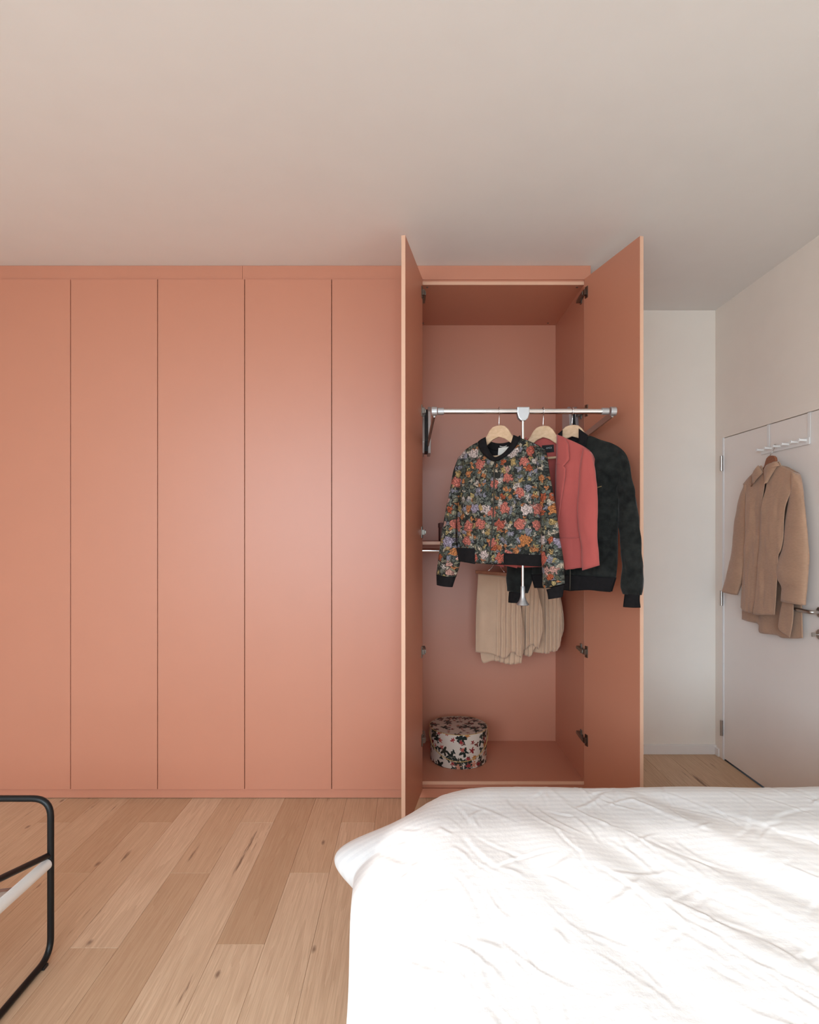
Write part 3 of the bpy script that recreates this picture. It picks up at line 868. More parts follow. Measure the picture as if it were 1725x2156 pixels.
def hanger(name, pl, half, z_arm, drop, label, mat, hook_top, outline=None, bar=None, group=None, w=0.0, thick=0.013, knob=None):
    """flat wooden hanger: shaped shoulder piece, wire hook and lower bar"""
    zt = z_arm
    h = empty(name, pl.w(0, w, zt - drop), label, 'hanger', group)
    if outline is None:
        up = [(-half, -drop), (-half + 0.004, -drop + 0.016), (-0.125, -0.104), (-0.088, -0.079), (-0.062, -0.046), (-0.046, -0.020), (-0.030, -0.005), (-0.012, 0.0)]
        lo = [(-half + 0.004, -drop - 0.008), (-0.125, -0.122), (-0.068, -0.092), (-0.030, -0.064), (0.0, -0.053)]
        pts = [(u, zt + z) for u, z in up] + [(-u, zt + z) for u, z in reversed(up)] + [(-u, zt + z) for u, z in lo] + [(u, zt + z) for u, z in reversed(lo[:-1])]
    else:
        pts = outline
    mb = slab(MB(), pl, pts, w, thick, px=False)
    mb.build('shoulder_piece', mat, h, bevel=0.004)
    # wire hook: stem, then over the rail
    rr = 0.0185
    c = hook_top
    path = [pl.w(0, w, zt - 0.01), pl.w(0, w, zt + 0.012)]
    stem_top = c[2] - 0.030
    path.append(pl.w(0, w, stem_top))
    return h, path, pts

def rail_hook(h, path, cx_, cy_, cz_, rr=0.0195, dirv=Vector((0, 1, 0)), mat='chrome'):
    """finish a hook that loops over a rail centred at (cx, cy, cz); dirv is the horizontal direction across the rail"""
    pts = [Vector(p) for p in path]
    for k in range(13):
        a = -PI * 0.42 + (PI * 1.30) * k / 12
        pts.append(Vector((cx_, cy_, cz_)) - dirv * (rr * math.cos(a)) + Vector((0, 0, rr * math.sin(a))))
    MB().tube(pts, 0.0019, 8).build('hook', M[mat], h, smooth=True)

# ------------------------------------------------------------------ pull-down wardrobe lift
LY, LZ = 2.68, 2.0136                       # lift rod
lift = empty('wardrobe_lift', ((IX0 + IX1) / 2, 3.30, 1.90), 'chrome pull-down wardrobe lift rail, lowered out of the open cabinet', 'clothes rail')
rod = MB().tube([(0.150, LY, LZ), (0.900, LY, LZ)], 0.0128, 20).build('rod', M['chrome'], lift, smooth=True, angle=0.8)
MB().tube([(0.425, LY, LZ), (0.427, LY, LZ)], 0.0145, 20).build('rod_collar', M['chrome'], rod)
for x0, x1, s in ((0.102, 0.160, -1), (0.895, 0.962, 1)):
    mb = MB().tube([(x0 if s > 0 else x1, LY, LZ), ((x0 + x1) / 2, LY, LZ)], 0.0165, 18)
    cap0 = x0 if s < 0 else x1
    mb.tube([(cap0 - s * 0.026, LY, LZ), (cap0, LY, LZ)], 0.021, 18)
    mb.build('end_cap', M['silverplastic'], lift, bevel=0.002)
    ax = IX0 + 0.034 if s < 0 else IX1 - 0.034
    ac = cap0 - s * 0.014
    # arm: flat bar from the pivot near the bottom of the side housing to the rod
    p0, p1 = Vector((ax, 3.318, 1.935)), Vector((ac, LY + 0.004, LZ - 0.012))
    d = (p1 - p0).normalized(); up = Vector((0, 0, 1)); up = (up - d * up.dot(d)).normalized(); sd = d.cross(up)
    arm = MB()
    vv = [p + up * (i * 0.015) + sd * (j * 0.0045) for p in (p0, p1) for (i, j) in ((-1, -1), (1, -1), (1, 1), (-1, 1))]
    arm.add(vv, [(0, 1, 2, 3), (4, 5, 6, 7), (0, 1, 5, 4), (1, 2, 6, 5), (2, 3, 7, 6), (3, 0, 4, 7)])
    arm.build('arm', M['steel'], lift, bevel=0.001)
    # housing on the cabinet side: rounded plate pair with a dark slot
    xa, xb = (IX0 + 0.0005, IX0 + 0.052) if s < 0 else (IX1 - 0.052, IX1 - 0.0005)
    xi = xb if s < 0 else xa
    def hplate(x0_, x1_, inset, nm, mt):
        yz = []
        y0_, y1_, z0_, z1_ = 3.205 + inset, 3.395 - inset, 1.895 + inset, 2.165 - inset
        prof = [(y0_ + 0.03, z0_), (y1_ - 0.01, z0_), (y1_, z0_ + 0.02), (y1_, z1_ - 0.01), (y0_ + 0.07, z1_), (y0_ + 0.05, z1_ - 0.03), (y0_ + 0.02, z0_ + 0.12), (y0_, z0_ + 0.06)]
        n_ = len(prof)
        m_ = MB().add([(x0_, y, z) for y, z in prof] + [(x1_, y, z) for y, z in prof],
                      [tuple(range(n_)), tuple(range(2 * n_ - 1, n_ - 1, -1))] + [(i, (i + 1) % n_, (i + 1) % n_ + n_, i + n_) for i in range(n_)])
        return m_.build(nm, mt, lift, bevel=0.002)
    w1_ = 0.016
    hplate(xa, xa + w1_, 0.0, 'housing_plate', M['silverplastic'])
    hplate(xa + w1_, xb - w1_, 0.012, 'housing_core', M['blackplastic'])
    hplate(xb - w1_, xb, 0.0, 'housing_plate', M['silverplastic'])
HXR = 0.5285
mb = MB()
prof = [(-0.029, 0.018), (0.029, 0.018), (0.029, -0.010), (0.022, -0.034), (0.010, -0.046), (-0.010, -0.046), (-0.022, -0.034), (-0.029, -0.010)]
mb.add([(HXR + x, LY - 0.017, LZ + z) for x, z in prof] + [(HXR + x, LY + 0.017, LZ + z) for x, z in prof],
       [tuple(range(8)), tuple(range(15, 7, -1))] + [(i, (i + 1) % 8, (i + 1) % 8 + 8, i + 8) for i in range(8)])
mb.build('pull_bracket', M['silverplastic'], lift, bevel=0.004)
pull = MB().tube([(HXR, LY, LZ - 0.04), (HXR, LY, 1.185)], 0.0068, 16).build('pull_rod', M['chrome'], lift, smooth=True, angle=0.8)
MB().lathe([(0.0, 0.086), (0.009, 0.086), (0.0105, 0.084), (0.0105, 0.046), (0.0125, 0.034), (0.019, 0.016), (0.029, 0.003), (0.030, 0.0), (0.027, -0.002), (0.0, -0.002)], (HXR, LY, 1.112), 28).build('pull_knob', M['silverplastic'], pull, smooth=True, angle=0.9)

def text_mesh(body, size, name, mat, parent, pl, u, w, z):
    """lettering as thin mesh, lying in a garment's hanging plane"""
    cu = bpy.data.curves.new('lettering', 'FONT')
    cu.body = body; cu.size = size; cu.align_x = 'CENTER'; cu.extrude = 0.0002
    to = bpy.data.objects.new('lettering', cu)
    C.objects.link(to)
    bpy.context.view_layer.update()
    me = bpy.data.meshes.new_from_object(to.evaluated_get(bpy.context.evaluated_depsgraph_get()))
    off = world_loc(parent)
    for v in me.vertices:
        v.co = Vector(pl.w(u + v.co.x, w + v.co.z, z + v.co.y)) - off
    me.materials.clear(); me.materials.append(mat)
    bpy.data.objects.remove(to)
    o = bpy.data.objects.new(name, me); C.objects.link(o); o.parent = parent
    return o

TH = 33.0
c1 = conv(830, 820, 550 / 1725)
c4 = conv(1110, 880, 270 / 1420)

# ------------------------------------------------------------------ floral bomber jacket
pf = Plane((1051 - CX) * LY / FPX, LY, TH)
topL, topR = pf.uz(*c1([(430, 455)])[0]), pf.uz(*c1([(1005, 405)])[0])
ztop, zbot = 1.93, pf.uz(*c1([(690, 1150)])[0])[1]
uc = pf.uz(*c1([(690, 700)])[0])[0]
fw = body_w(uc - 0.01, 0.27, 0.045, ztop, zbot, 0.007, 3.0)
bw = lambda u, z: -0.7 * fw(u, z)
jk = empty('floral_bomber_jacket', pf.w(uc, 0, zbot), 'floral jacquard bomber jacket with black ribbed collar, hem and cuffs', 'jacket')
leftc = c1([(430, 455), (412, 560), (414, 800), (413, 1050), (412, 1128)])
rightc = c1([(1005, 405), (1022, 520), (1030, 700), (1015, 950), (992, 1092), (986, 1166)])
neck = c1([(430, 455), (500, 392), (578, 352), (590, 400), (630, 450), (690, 478), (752, 448), (810, 395), (842, 328), (930, 358), (1005, 405)])
mb = MB()
patch(mb, pf, neck, c1([(412, 1128), (560, 1146), (655, 1146), (750, 1150), (986, 1166)]), leftc, rightc, fw, 64, 60)
mb.build('front', M['floral'], jk, smooth=True, solid=0.003)
mb = MB()
patch(mb, pf, c1([(430, 455), (500, 392), (578, 352), (640, 372), (700, 378), (780, 356), (842, 328), (930, 358), (1005, 405)]),
      c1([(412, 1128), (560, 1152), (700, 1160), (986, 1166)]), leftc, rightc, bw, 48, 48)
mb.build('back', M['lining'], jk, smooth=True, solid=0.003)
for rows, nm, cuff, sd, w0 in (
    ([((425, 452), (520, 410)), ((402, 530), (470, 520)), ((388, 600), (440, 610)), ((370, 700), (428, 710)), ((345, 850), (420, 850)), ((324, 1000), (424, 1010)), ((313, 1110), (452, 1130)), ((303, 1215), (428, 1237))],
     'sleeve', [((303, 1218), (424, 1240)), ((304, 1250), (414, 1272)), ((305, 1286), (405, 1302))], 1.3, 0.0),
    ([((915, 372), (1010, 408)), ((948, 460), (1030, 500)), ((962, 560), (1044, 580)), ((975, 700), (1068, 700)), ((985, 850), (1094, 850)), ((990, 1000), (1118, 1000)), ((998, 1130), (1138, 1130)), ((1012, 1308), (1152, 1275))],
     'sleeve', [((1032, 1314), (1148, 1284)), ((1040, 1345), (1142, 1325)), ((1044, 1378), (1136, 1364))], 4.7, 0.018)):
    mb = MB()
    rr_ = [tuple(c1(r)) for r in rows]
    sleeve(mb, pf, rr_, w0, 0.62, wob=0.006, seed=sd, w1=w0 + 0.03)
    so = mb.build(nm, M['floral'], jk, smooth=True)
    mb = MB()
    sleeve(mb, pf, [tuple(c1(r)) for r in cuff], w0 + 0.03, 0.6, n=12, wob=0.002, seed=sd)
    mb.build('cuff', M['rib'], so, smooth=True)
fwo = lambda k: (lambda u, z: fw(u, z) + k)
mb = MB()
patch(mb, pf, c1([(411, 1046), (490, 1045), (560, 1048)]), c1([(410, 1130), (490, 1138), (560, 1150)]), c1([(411, 1046), (410, 1130)]), c1([(560, 1048), (560, 1150)]), fwo(0.004), 14, 8, edge=False)
mb.build('hem_band', M['rib'], jk, smooth=True, solid=0.004)
mb = MB()
patch(mb, pf, c1([(756, 1078), (870, 1086), (992, 1092)]), c1([(750, 1153), (870, 1160), (985, 1169)]), c1([(756, 1078), (750, 1153)]), c1([(992, 1092), (985, 1169)]), fwo(0.004), 18, 8, edge=False)
mb.build('hem_band', M['rib'], jk, smooth=True, solid=0.004)
mb = MB()
ribbon(mb, pf, c1([(622, 320), (636, 378), (662, 428), (694, 455)]) + c1([(742, 432), (786, 375), (806, 306)]),
       c1([(574, 352), (590, 402), (634, 452), (692, 480)]) + c1([(756, 450), (816, 394), (850, 325)]), lambda u, z, j, i: fw(u, z) + 0.006 + 0.006 * math.sin(PI * j), 40)
ribbon(mb, pf, c1([(600, 318), (640, 345), (700, 352), (770, 335), (825, 300)]), c1([(590, 372), (640, 398), (700, 405), (770, 390), (835, 350)]), lambda u, z, j, i: bw(u, z) * 0.9 - 0.002, 24)
mb.build('collar', M['rib'], jk, smooth=True, solid=0.005)
zp = [pf.uz(*p) for p in c1([(692, 482), (690, 600), (684, 750), (676, 900), (664, 1050), (655, 1140)])]
MB().tube([pf.w(u, fw(u, z) + 0.003, z) for u, z in resample(zp, 30)], 0.0032, 8).build('zip', M['zipmetal'], jk, smooth=True)
lb = slab(MB(), pf, c1([(681, 384), (761, 374), (758, 405), (738, 432), (675, 438)]), lambda u, z: bw(u, z) + 0.006, 0.0012).build('label', M['labelwhite'], jk)
lu, lz = pf.uz(*c1([(718, 398)])[0])
MB().tube([pf.w(lu, bw(lu, lz) + 0.0064, lz), pf.w(lu, bw(lu, lz) + 0.0074, lz)], 0.0022, 12).build('emblem', M['inkdark'], lb)
lu, lz = pf.uz(*c1([(718, 420)])[0])
text_mesh('~~~~', 0.010, 'lettering', M['inkdark'], lb, pf, lu, bw(lu, lz) + 0.0074, lz)
lp = [pf.uz(*p) for p in c1([(690, 372), (712, 376), (736, 370)])]
MB().tube([pf.w(u, bw(u, z) + 0.006, z) for u, z in resample(lp, 8)], 0.0016, 8).build('hanging_loop', M['labelwhite'], jk)

# ------------------------------------------------------------------ coral red blazer
pb = Plane((1144 - CX) * LY / FPX, LY, TH)
mir = lambda q: [(-u, z) for u, z in q]
U = lambda pl, q: [pl.uz(*p) for p in q]
zb0, zb1 = 1.93, pb.uz(*c4([(550, 1665)])[0])[1]
bfw = body_w(0.0, 0.30, 0.036, zb0, zb1, 0.006, 8.0)
bbw = lambda u, z: -0.7 * bfw(u, z)
bz = empty('blazer', pb.w(0, 0, zb1), 'open coral red blazer with notched lapels, behind the floral jacket', 'jacket')
neckR, tipR = c4([(348, 190)])[0], c4([(748, 455)])[0]
topR_ = U(pb, c4([(348, 190), (430, 225), (550, 275), (650, 330), (715, 388), (748, 455)]))
sideR = U(pb, c4([(748, 455), (735, 620), (700, 900), (690, 1250), (672, 1500), (655, 1652)]))
openR = U(pb, c4([(348, 190), (352, 450), (350, 800), (362, 1150), (400, 1400), (452, 1678)]))
hemR = U(pb, c4([(452, 1678), (550, 1664), (655, 1652)]))
mb = MB()
patch(mb, pb, topR_, hemR, openR, sideR, bfw, 30, 60, edge=False, px=False)
mb.build('front', M['blazer'], bz, smooth=True, solid=0.003)
mb = MB()
patch(mb, pb, mir(topR_), mir(hemR), mir(openR), mir(sideR), bfw, 30, 60, edge=False, px=False)
mb.build('front', M['blazer'], bz, smooth=True, solid=0.003)
nb_ = U(pb, c4([(183, 205)]))[0]
mb = MB()
patch(mb, pb, list(reversed(mir(topR_))) + [nb_] + topR_, list(reversed(mir(hemR))) + [(0, zb1)] + hemR, mir(sideR), sideR, bbw, 44, 44, px=False)
mb.build('back', M['blazer'], bz, smooth=True, solid=0.003)
rowsR = [((640, 330), (735, 400)), ((615, 450), (752, 470)), ((598, 600), (775, 600)), ((585, 800), (798, 780)), ((582, 1000), (809, 1000)), ((600, 1220), (805, 1240)), ((632, 1400), (818, 1420)), ((640, 1540), (832, 1530)), ((646, 1682), (838, 1625))]
sr = [tuple(c4(r)) for r in rowsR]
mb = MB(); sleeve(mb, pb, sr, 0.022, 0.42, wob=0.005, seed=2.2, w1=0.05)
mb.build('sleeve', M['blazer'], bz, smooth=True)
# the far sleeve, a mirror of the near one
mb = MB(); sleeve(mb, pb, sr, 0.022, 0.42, wob=0.005, seed=5.2, w1=0.03)
inv = []
for p in mb.v:
    q = Vector((p[0], p[1])) - pb.p
    u, w = q.dot(pb.e), q.dot(pb.n)
    inv.append(pb.w(-u, w - 0.02, p[2]))
mb.v = inv
mb.build('sleeve', M['blazer'], bz, smooth=True)
# lapel with its collar notch, folded back on the front
lap_out = U(pb, c4([(440, 232), (485, 300), (505, 470), (442, 545), (468, 572), (465, 650), (440, 820), (418, 960), (388, 1130), (372, 1230)]))
lap_in = U(pb, c4([(346, 186), (350, 300), (353, 440), (353, 520), (352, 570), (350, 660), (349, 820), (348, 960), (358, 1120), (368, 1225)]))
for mm in (0, 1):
    A_ = mir(lap_in) if mm else lap_in; B_ = mir(lap_out) if mm else lap_out
    mb = MB()
    n_ = len(A_)
    vs, uvs = [], []
    for a, b in zip(A_, B_):
        for j in range(6):
            t = j / 5
            u, z = a[0] + (b[0] - a[0]) * t, a[1] + (b[1] - a[1]) * t
            vs.append(pb.w(u, bfw(u, z) + 0.005 + 0.012 * t, z)); uvs.append((u, z))
    mb.add(vs, [(i * 6 + j, i * 6 + j + 1, (i + 1) * 6 + j + 1, (i + 1) * 6 + j) for i in range(n_ - 1) for j in range(5)], uvs)
    mb.build('lapel', M['blazer'], bz, smooth=True, solid=0.004)
gorge = [pb.uz(*p) for p in c4([(355, 512), (400, 520), (442, 545)])]
MB().tube([pb.w(u, bfw(u, z) + 0.013, z) for u, z in resample(gorge, 8)], 0.0016, 6).build('notch_seam', M['blazer'], bz, smooth=True)
pk = [pb.uz(*p) for p in c4([(395, 1322), (500, 1328), (632, 1322)])]
MB().tube([pb.w(u, bfw(u, z) + 0.003, z) for u, z in resample(pk, 12)], 0.0018, 6).build('pocket_welt', M['blazer'], bz, smooth=True)
lb = slab(MB(), pb, c4([(158, 302), (288, 292), (290, 372), (235, 378), (160, 380)]), lambda u, z: bbw(u, z) + 0.006, 0.0012).build('label', M['labelblack'], bz)
lu, lz = pb.uz(*c4([(236, 338)])[0])
text_mesh('AMCE', 0.0105, 'lettering', M['inkgrey'], lb, pb, lu, bbw(lu, lz) + 0.0078, lz)

# ------------------------------------------------------------------ dark green suede bomber
pd = Plane((1205 - CX) * LY / FPX, LY, TH)
zd0, zd1 = 1.95, pd.uz(*c4([(700, 1905)])[0])[1]
dfw = body_w(0.0, 0.28, 0.036, zd0, zd1, 0.020, 15.0)
dbw = lambda u, z: -0.8 * dfw(u, z)
sj = empty('suede_bomber_jacket', pd.w(0, 0, zd1), 'dark green suede bomber jacket with black knit cuffs, hanging next to the open door', 'jacket')
sideD = U(pd, c4([(1125, 480), (1080, 700), (1030, 1000), (1008, 1200), (1004, 1450), (1000, 1620), (985, 1768)]))
topD = U(pd, c4([(690, 205), (830, 250), (960, 290), (1050, 350), (1105, 425), (1125, 480)]))
frontneckR = U(pd, c4([(520, 470), (600, 430), (660, 330), (690, 205)]))
uz_ = frontneckR[0][0]
hemT = U(pd, c4([(520, 1730), (700, 1742), (830, 1752), (985, 1768)]))
mb = MB()
tR = frontneckR[:-1] + topD
neckpt = (0.0, frontneckR[0][1])
sh0 = lambda q: [(u - uz_, z) for u, z in q]
topfull = list(reversed(mir(tR))) + [(0.0, frontneckR[0][1] - 0.01)] + tR
hemfull = list(reversed(mir(hemT))) + hemT
patch(mb, pd, topfull, hemfull, mir(sideD), sideD, dfw, 56, 56, px=False)
mb.build('front', M['suede'], sj, smooth=True, solid=0.003)
mb = MB()
bn = U(pd, c4([(600, 215), (690, 205)]))
patch(mb, pd, list(reversed(mir(topD))) + mir(bn[:1]) + bn[:1] + topD, hemfull, mir(sideD), sideD, dbw, 44, 44, px=False)
mb.build('back', M['lining'], sj, smooth=True, solid=0.003)
hemB = U(pd, c4([(520, 1908), (700, 1900), (830, 1915), (935, 1925)]))
mb = MB()
hl = [hemT[-1], hemB[-1]]
wv = lambda s_: (lambda u, z: s_ * (0.030 * (1 - min(1, abs(u) / 0.235) ** 2) + 0.002))
patch(mb, pd, hemfull, list(reversed(mir(hemB))) + hemB, mir(hl), hl, wv(1.0), 44, 8, edge=False, px=False)
patch(mb, pd, hemfull, list(reversed(mir(hemB))) + hemB, mir(hl), hl, wv(-0.8), 44, 8, edge=False, px=False)
mb.build('hem_band', M['rib'], sj, smooth=True, solid=0.004)
rows = [((960, 300), (1100, 420)), ((1000, 430), (1136, 500)), ((1005, 600), (1160, 640)), ((1005, 800), (1196, 820)), ((1008, 1000), (1230, 1000)), ((1012, 1180), (1256, 1200)), ((1040, 1350), (1272, 1380)),
        ((1064, 1490), (1282, 1500)), ((1068, 1700), (1300, 1720)), ((1060, 1850), (1300, 1860)), ((1082, 1945), (1282, 1955))]
mb = MB(); sleeve(mb, pd, [tuple(c4(r)) for r in rows], 0.0, 0.40, wob=0.016, seed=9.1, w1=0.02)
so = mb.build('sleeve', M['suede'], sj, smooth=True)
mb = MB(); sleeve(mb, pd, [tuple(c4(r)) for r in [((1096, 1935), (1262, 1955)), ((1086, 2010), (1258, 2020)), ((1076, 2086), (1268, 2094))]], 0.02, 0.5, n=12, wob=0.004, seed=9.4)
mb.build('cuff', M['rib'], so, smooth=True)
ltop = U(pd, c4([(1125, 480)]))[0]
def lrow(a, b):
    return (a, b)
# far sleeve: from the mirrored shoulder down to the cuff seen beside the pull rod
Ld = [((-ltop[0] - 0.005, ltop[1] + 0.01), (-ltop[0] + 0.10, ltop[1] + 0.045)), ((-0.315, 1.70), (-0.205, 1.70)), ((-0.325, 1.50), (-0.200, 1.50)), ((-0.318, 1.35), (-0.175, 1.36))]
end = [tuple(c1(r)) for r in [((746, 1165), (918, 1200)), ((743, 1250), (915, 1255)), ((747, 1330), (884, 1345))]]
def sleeve_uz(mb, pl, rows_uz, w0, flat, n=40, m=20, wob=0.006, seed=0, w1=None):
    fake = type('P', (), {})()
    fake.uz = lambda a, b: (a, b); fake.w = pl.w
    return sleeve(mb, fake, rows_uz, w0, flat, n, m, wob, True, seed, w1)
rows_l = Ld + [tuple(pd.uz(*p) for p in r) for r in end]
mb = MB(); sleeve_uz(mb, pd, rows_l, 0.0, 0.40, seed=6.6, w1=0.0)
so = mb.build('sleeve', M['suede'], sj, smooth=True)
mb = MB(); sleeve(mb, pd, [tuple(c1(r)) for r in [((760, 1336), (868, 1340)), ((758, 1370), (850, 1372)), ((757, 1406), (838, 1410))]], 0.0, 0.5, n=12, wob=0.003, seed=2.4)
mb.build('cuff', M['rib'], so, smooth=True)
mb = MB()
inn = U(pd, c4([(500, 440), (560, 400), (592, 300), (590, 125)])); out = U(pd, c4([(500, 500), (610, 450), (672, 335), (692, 198)]))
ribbon(mb, pd, list(reversed(mir(inn))) + inn, list(reversed(mir(out))) + out, lambda u, z, j, i: dfw(u, z) + 0.008, 44, px=False)
bi = U(pd, c4([(592, 128), (490, 150)])); bo = U(pd, c4([(600, 240), (490, 270)]))
ribbon(mb, pd, list(bi) + list(reversed(mir(bi[:1]))), list(bo) + list(reversed(mir(bo[:1]))), lambda u, z, j, i: dbw(u, z) - 0.004, 24, px=False)
mb.build('collar', M['rib'], sj, smooth=True, solid=0.005)
zp = [(0.0, frontneckR[0][1] - 0.02), (0.0, 1.6), (0.004, hemT[0][1]), (0.004, hemB[0][1] + 0.004)]
MB().tube([pd.w(u, max(dfw(u, z), wv(1.0)(u, z)) + 0.003, z) for u, z in resample(zp, 30)], 0.003, 8).build('zip', M['zipmetal'], sj, smooth=True)
zz = [pd.uz(*p) for p in c4([(805, 775), (848, 762)])]
MB().tube([pd.w(u, dfw(u, z) + 0.003, z) for u, z in zz], 0.0022, 8).build('pocket_zip', M['brass'], sj)

# ------------------------------------------------------------------ hangers for the three jackets
def jacket_hanger(pl, top_px, half, drop, label, w=0.0):
    zt = pl.uz(*top_px)[1]
    h, path, pts = hanger('coat_hanger', pl, half, zt, drop, label, M['hangerwood'], (0, 0, LZ), group='pale wooden hangers on the lift rail', w=w)
    c = Vector((pl.p.x, pl.p.y, 0))
    rail_hook(h, [path[0], path[1], Vector((pl.p.x, pl.p.y - 0.006, LZ - 0.035))], pl.p.x, LY, LZ)
    bz_ = zt - drop - 0.006
    MB().tube([pl.w(-half * 0.86, w, bz_), pl.w(half * 0.86, w, bz_)], 0.0058, 12).build('trouser_bar', M['hangerwood'], h, smooth=True, angle=0.8)
    return h
jacket_hanger(pf, (1051, 896), 0.165, 0.138, 'pale wooden hanger holding the floral bomber jacket')
jacket_hanger(pb, (1144, 897), 0.175, 0.145, 'pale wooden hanger holding the coral red blazer')
jacket_hanger(pd, (1206, 895), 0.175, 0.145, 'pale wooden hanger holding the dark suede bomber')

# ------------------------------------------------------------------ beige trousers on the inner rail
ct = conv(990, 1180, 220 / 1725)
def trousers(pl, label, top, left, right, hem, back, seed):
    """pair of trousers folded over a hanger bar: front legs with pressed folds, longer back legs behind"""
    zt = max(p[1] for p in top); zb = min(p[1] for p in hem)
    t = empty('trousers', pl.w((top[0][0] + top[-1][0]) / 2, 0, zb), label, 'trousers', 'beige trousers under the shelf')
    u0, u1 = top[0][0], top[-1][0]
    def wf(u, z):
        s = (u - u0) / (u1 - u0)
        k = max(0.0, min(1.0, (zt - z) / 0.25))
        fold = abs(((max(0.0, s - 0.52) * 7.5 + 0.25 * nz(z * 4, seed)) % 1.0) - 0.5) * 2 if s > 0.52 else 0.6
        return 0.016 + k * (0.022 * (fold - 0.5) + 0.008 * nz(u * 22 + seed, z * 3))
    mb = MB(); patch(mb, pl, top, hem, left, right, wf, 70, 40, edge=False, px=False)
    mb.build('front_leg', M['trouser'], t, smooth=True, solid=0.004)
    lo = min(p[1] for p in back)
    sides_l = [top[0], (left[-1][0] + 0.006, back[0][1])]
    sides_r = [top[-1], back[-1]]
    mb = MB(); patch(mb, pl, top, back, [top[0], (top[0][0] - 0.004, (top[0][1] + back[0][1]) / 2), back[0]], [top[-1], (right[len(right) // 2][0], right[len(right) // 2][1]), back[-1]],
                     lambda u, z: -0.012 - 0.6 * (wf(u + 0.03, z) - 0.016), 60, 40, edge=False, px=False)
    mb.build('back_leg', M['trouser'], t, smooth=True, solid=0.004)
    mb = MB()
    n_ = 10
    vs = []
    for i in range(31):
        u = u0 + (u1 - u0) * i / 30
        z = top[0][1] + (top[-1][1] - top[0][1]) * i / 30
        for j in range(n_ + 1):
            a = PI * j / n_
            w_ = 0.001 + 0.0145 * math.cos(a)
            vs.append(pl.w(u, w_, z + 0.018 * math.sin(a)))
    mb.add(vs, [(i * (n_ + 1) + j, i * (n_ + 1) + j + 1, (i + 1) * (n_ + 1) + j + 1, (i + 1) * (n_ + 1) + j) for i in range(30) for j in range(n_)])
    mb.build('fold', M['trouser'], t, smooth=True, solid=0.004)
    return t
def trouser_hanger(pl, top, label):
    u0, u1 = top[0][0] - 0.012, top[-1][0] + 0.012
    zz = (top[0][1] + top[-1][1]) / 2
    h = empty('trouser_hanger', pl.w((u0 + u1) / 2, 0, zz), label, 'hanger', 'reddish wooden trouser hangers')
    # clamp bar in front of the cloth, a second one inside the fold
    for w_, zoff in ((0.030, 0.004),):
        mb = slab(MB(), pl, [(u0, top[0][1] + zoff), (u1, top[-1][1] + zoff), (u1, top[-1][1] + zoff + 0.020), (u0, top[0][1] + zoff + 0.020)], w_, 0.012, px=False)
        mb.build('clamp_bar', M['redwood'], h, bevel=0.003)
    uc_ = (u0 + u1) / 2
    base = zz + 0.022
    for s_ in (-1, 1):
        MB().tube(fillet([pl.w(uc_ + s_ * 0.055, 0.033, base + 0.001), pl.w(uc_ + s_ * 0.030, 0.020, base + 0.022), pl.w(uc_ + s_ * 0.004, 0.0, RZ - 0.045)], 0.012), 0.0019, 8).build('wire_arm', M['chrome'], h, smooth=True)
    q = pl.p + pl.e * uc_
    rail_hook(h, [pl.w(uc_, 0.0, RZ - 0.047)], q.x, RY, RZ, rr=0.0165)
    return h
px0 = lambda px: (px - CX) * RY / FPX
pt1 = Plane(px0(1052), RY - 0.03, 26)
top1 = U(pt1, ct([(150, 222), (600, 262), (760, 280)])); left1 = U(pt1, ct([(150, 222), (112, 900), (105, 1505)]))
right1 = U(pt1, ct([(760, 280), (850, 800), (880, 1200), (850, 1600)])); hem1 = U(pt1, ct([(105, 1505), (350, 1530), (590, 1612), (700, 1500), (850, 1600)]))
back1 = U(pt1, ct([(160, 1540), (205, 1700), (380, 1662), (640, 1722), (840, 1700)]))
trousers(pt1, 'beige trousers clamped on a hanger, facing outwards under the shelf', top1, left1, right1, hem1, back1, 1.0)
trouser_hanger(pt1, top1, 'reddish wooden clamp hanger gripping the outward-facing beige trousers')
pt2 = Plane(px0(1095), RY - 0.002, 30)
top2 = U(pt2, ct([(560, 262), (1060, 240)])); left2 = U(pt2, ct([(560, 262), (560, 900), (560, 1400)]))
right2 = U(pt2, ct([(1060, 240), (1180, 700), (1205, 1100), (1150, 1462)])); hem2 = U(pt2, ct([(560, 1400), (880, 1468), (950, 1440), (1030, 1380), (1150, 1462)]))
back2 = U(pt2, ct([(600, 1450), (870, 1560), (1000, 1580), (1030, 1380)]))
trousers(pt2, 'beige trousers hanging folded between the two other pairs', top2, left2, right2, hem2, back2, 4.0)
trouser_hanger(pt2, top2, 'reddish wooden clamp hanger between the two other trouser hangers')
pt3 = Plane(px0(1140), RY + 0.02, 30)
top3 = U(pt3, ct([(960, 262), (1440, 300)])); left3 = U(pt3, ct([(960, 262), (1000, 900), (1030, 1500)]))
right3 = U(pt3, ct([(1440, 300), (1515, 800), (1540, 1050), (1490, 1415)])); hem3 = U(pt3, ct([(1030, 1500), (1300, 1530), (1310, 1500), (1435, 1490), (1490, 1415)]))
back3 = U(pt3, ct([(1050, 1480), (1200, 1490), (1440, 1440)]))
trousers(pt3, 'beige trousers hanging closest to the bare cabinet side', top3, left3, right3, hem3, back3, 7.0)
trouser_hanger(pt3, top3, 'reddish wooden clamp hanger closest to the bare cabinet side')

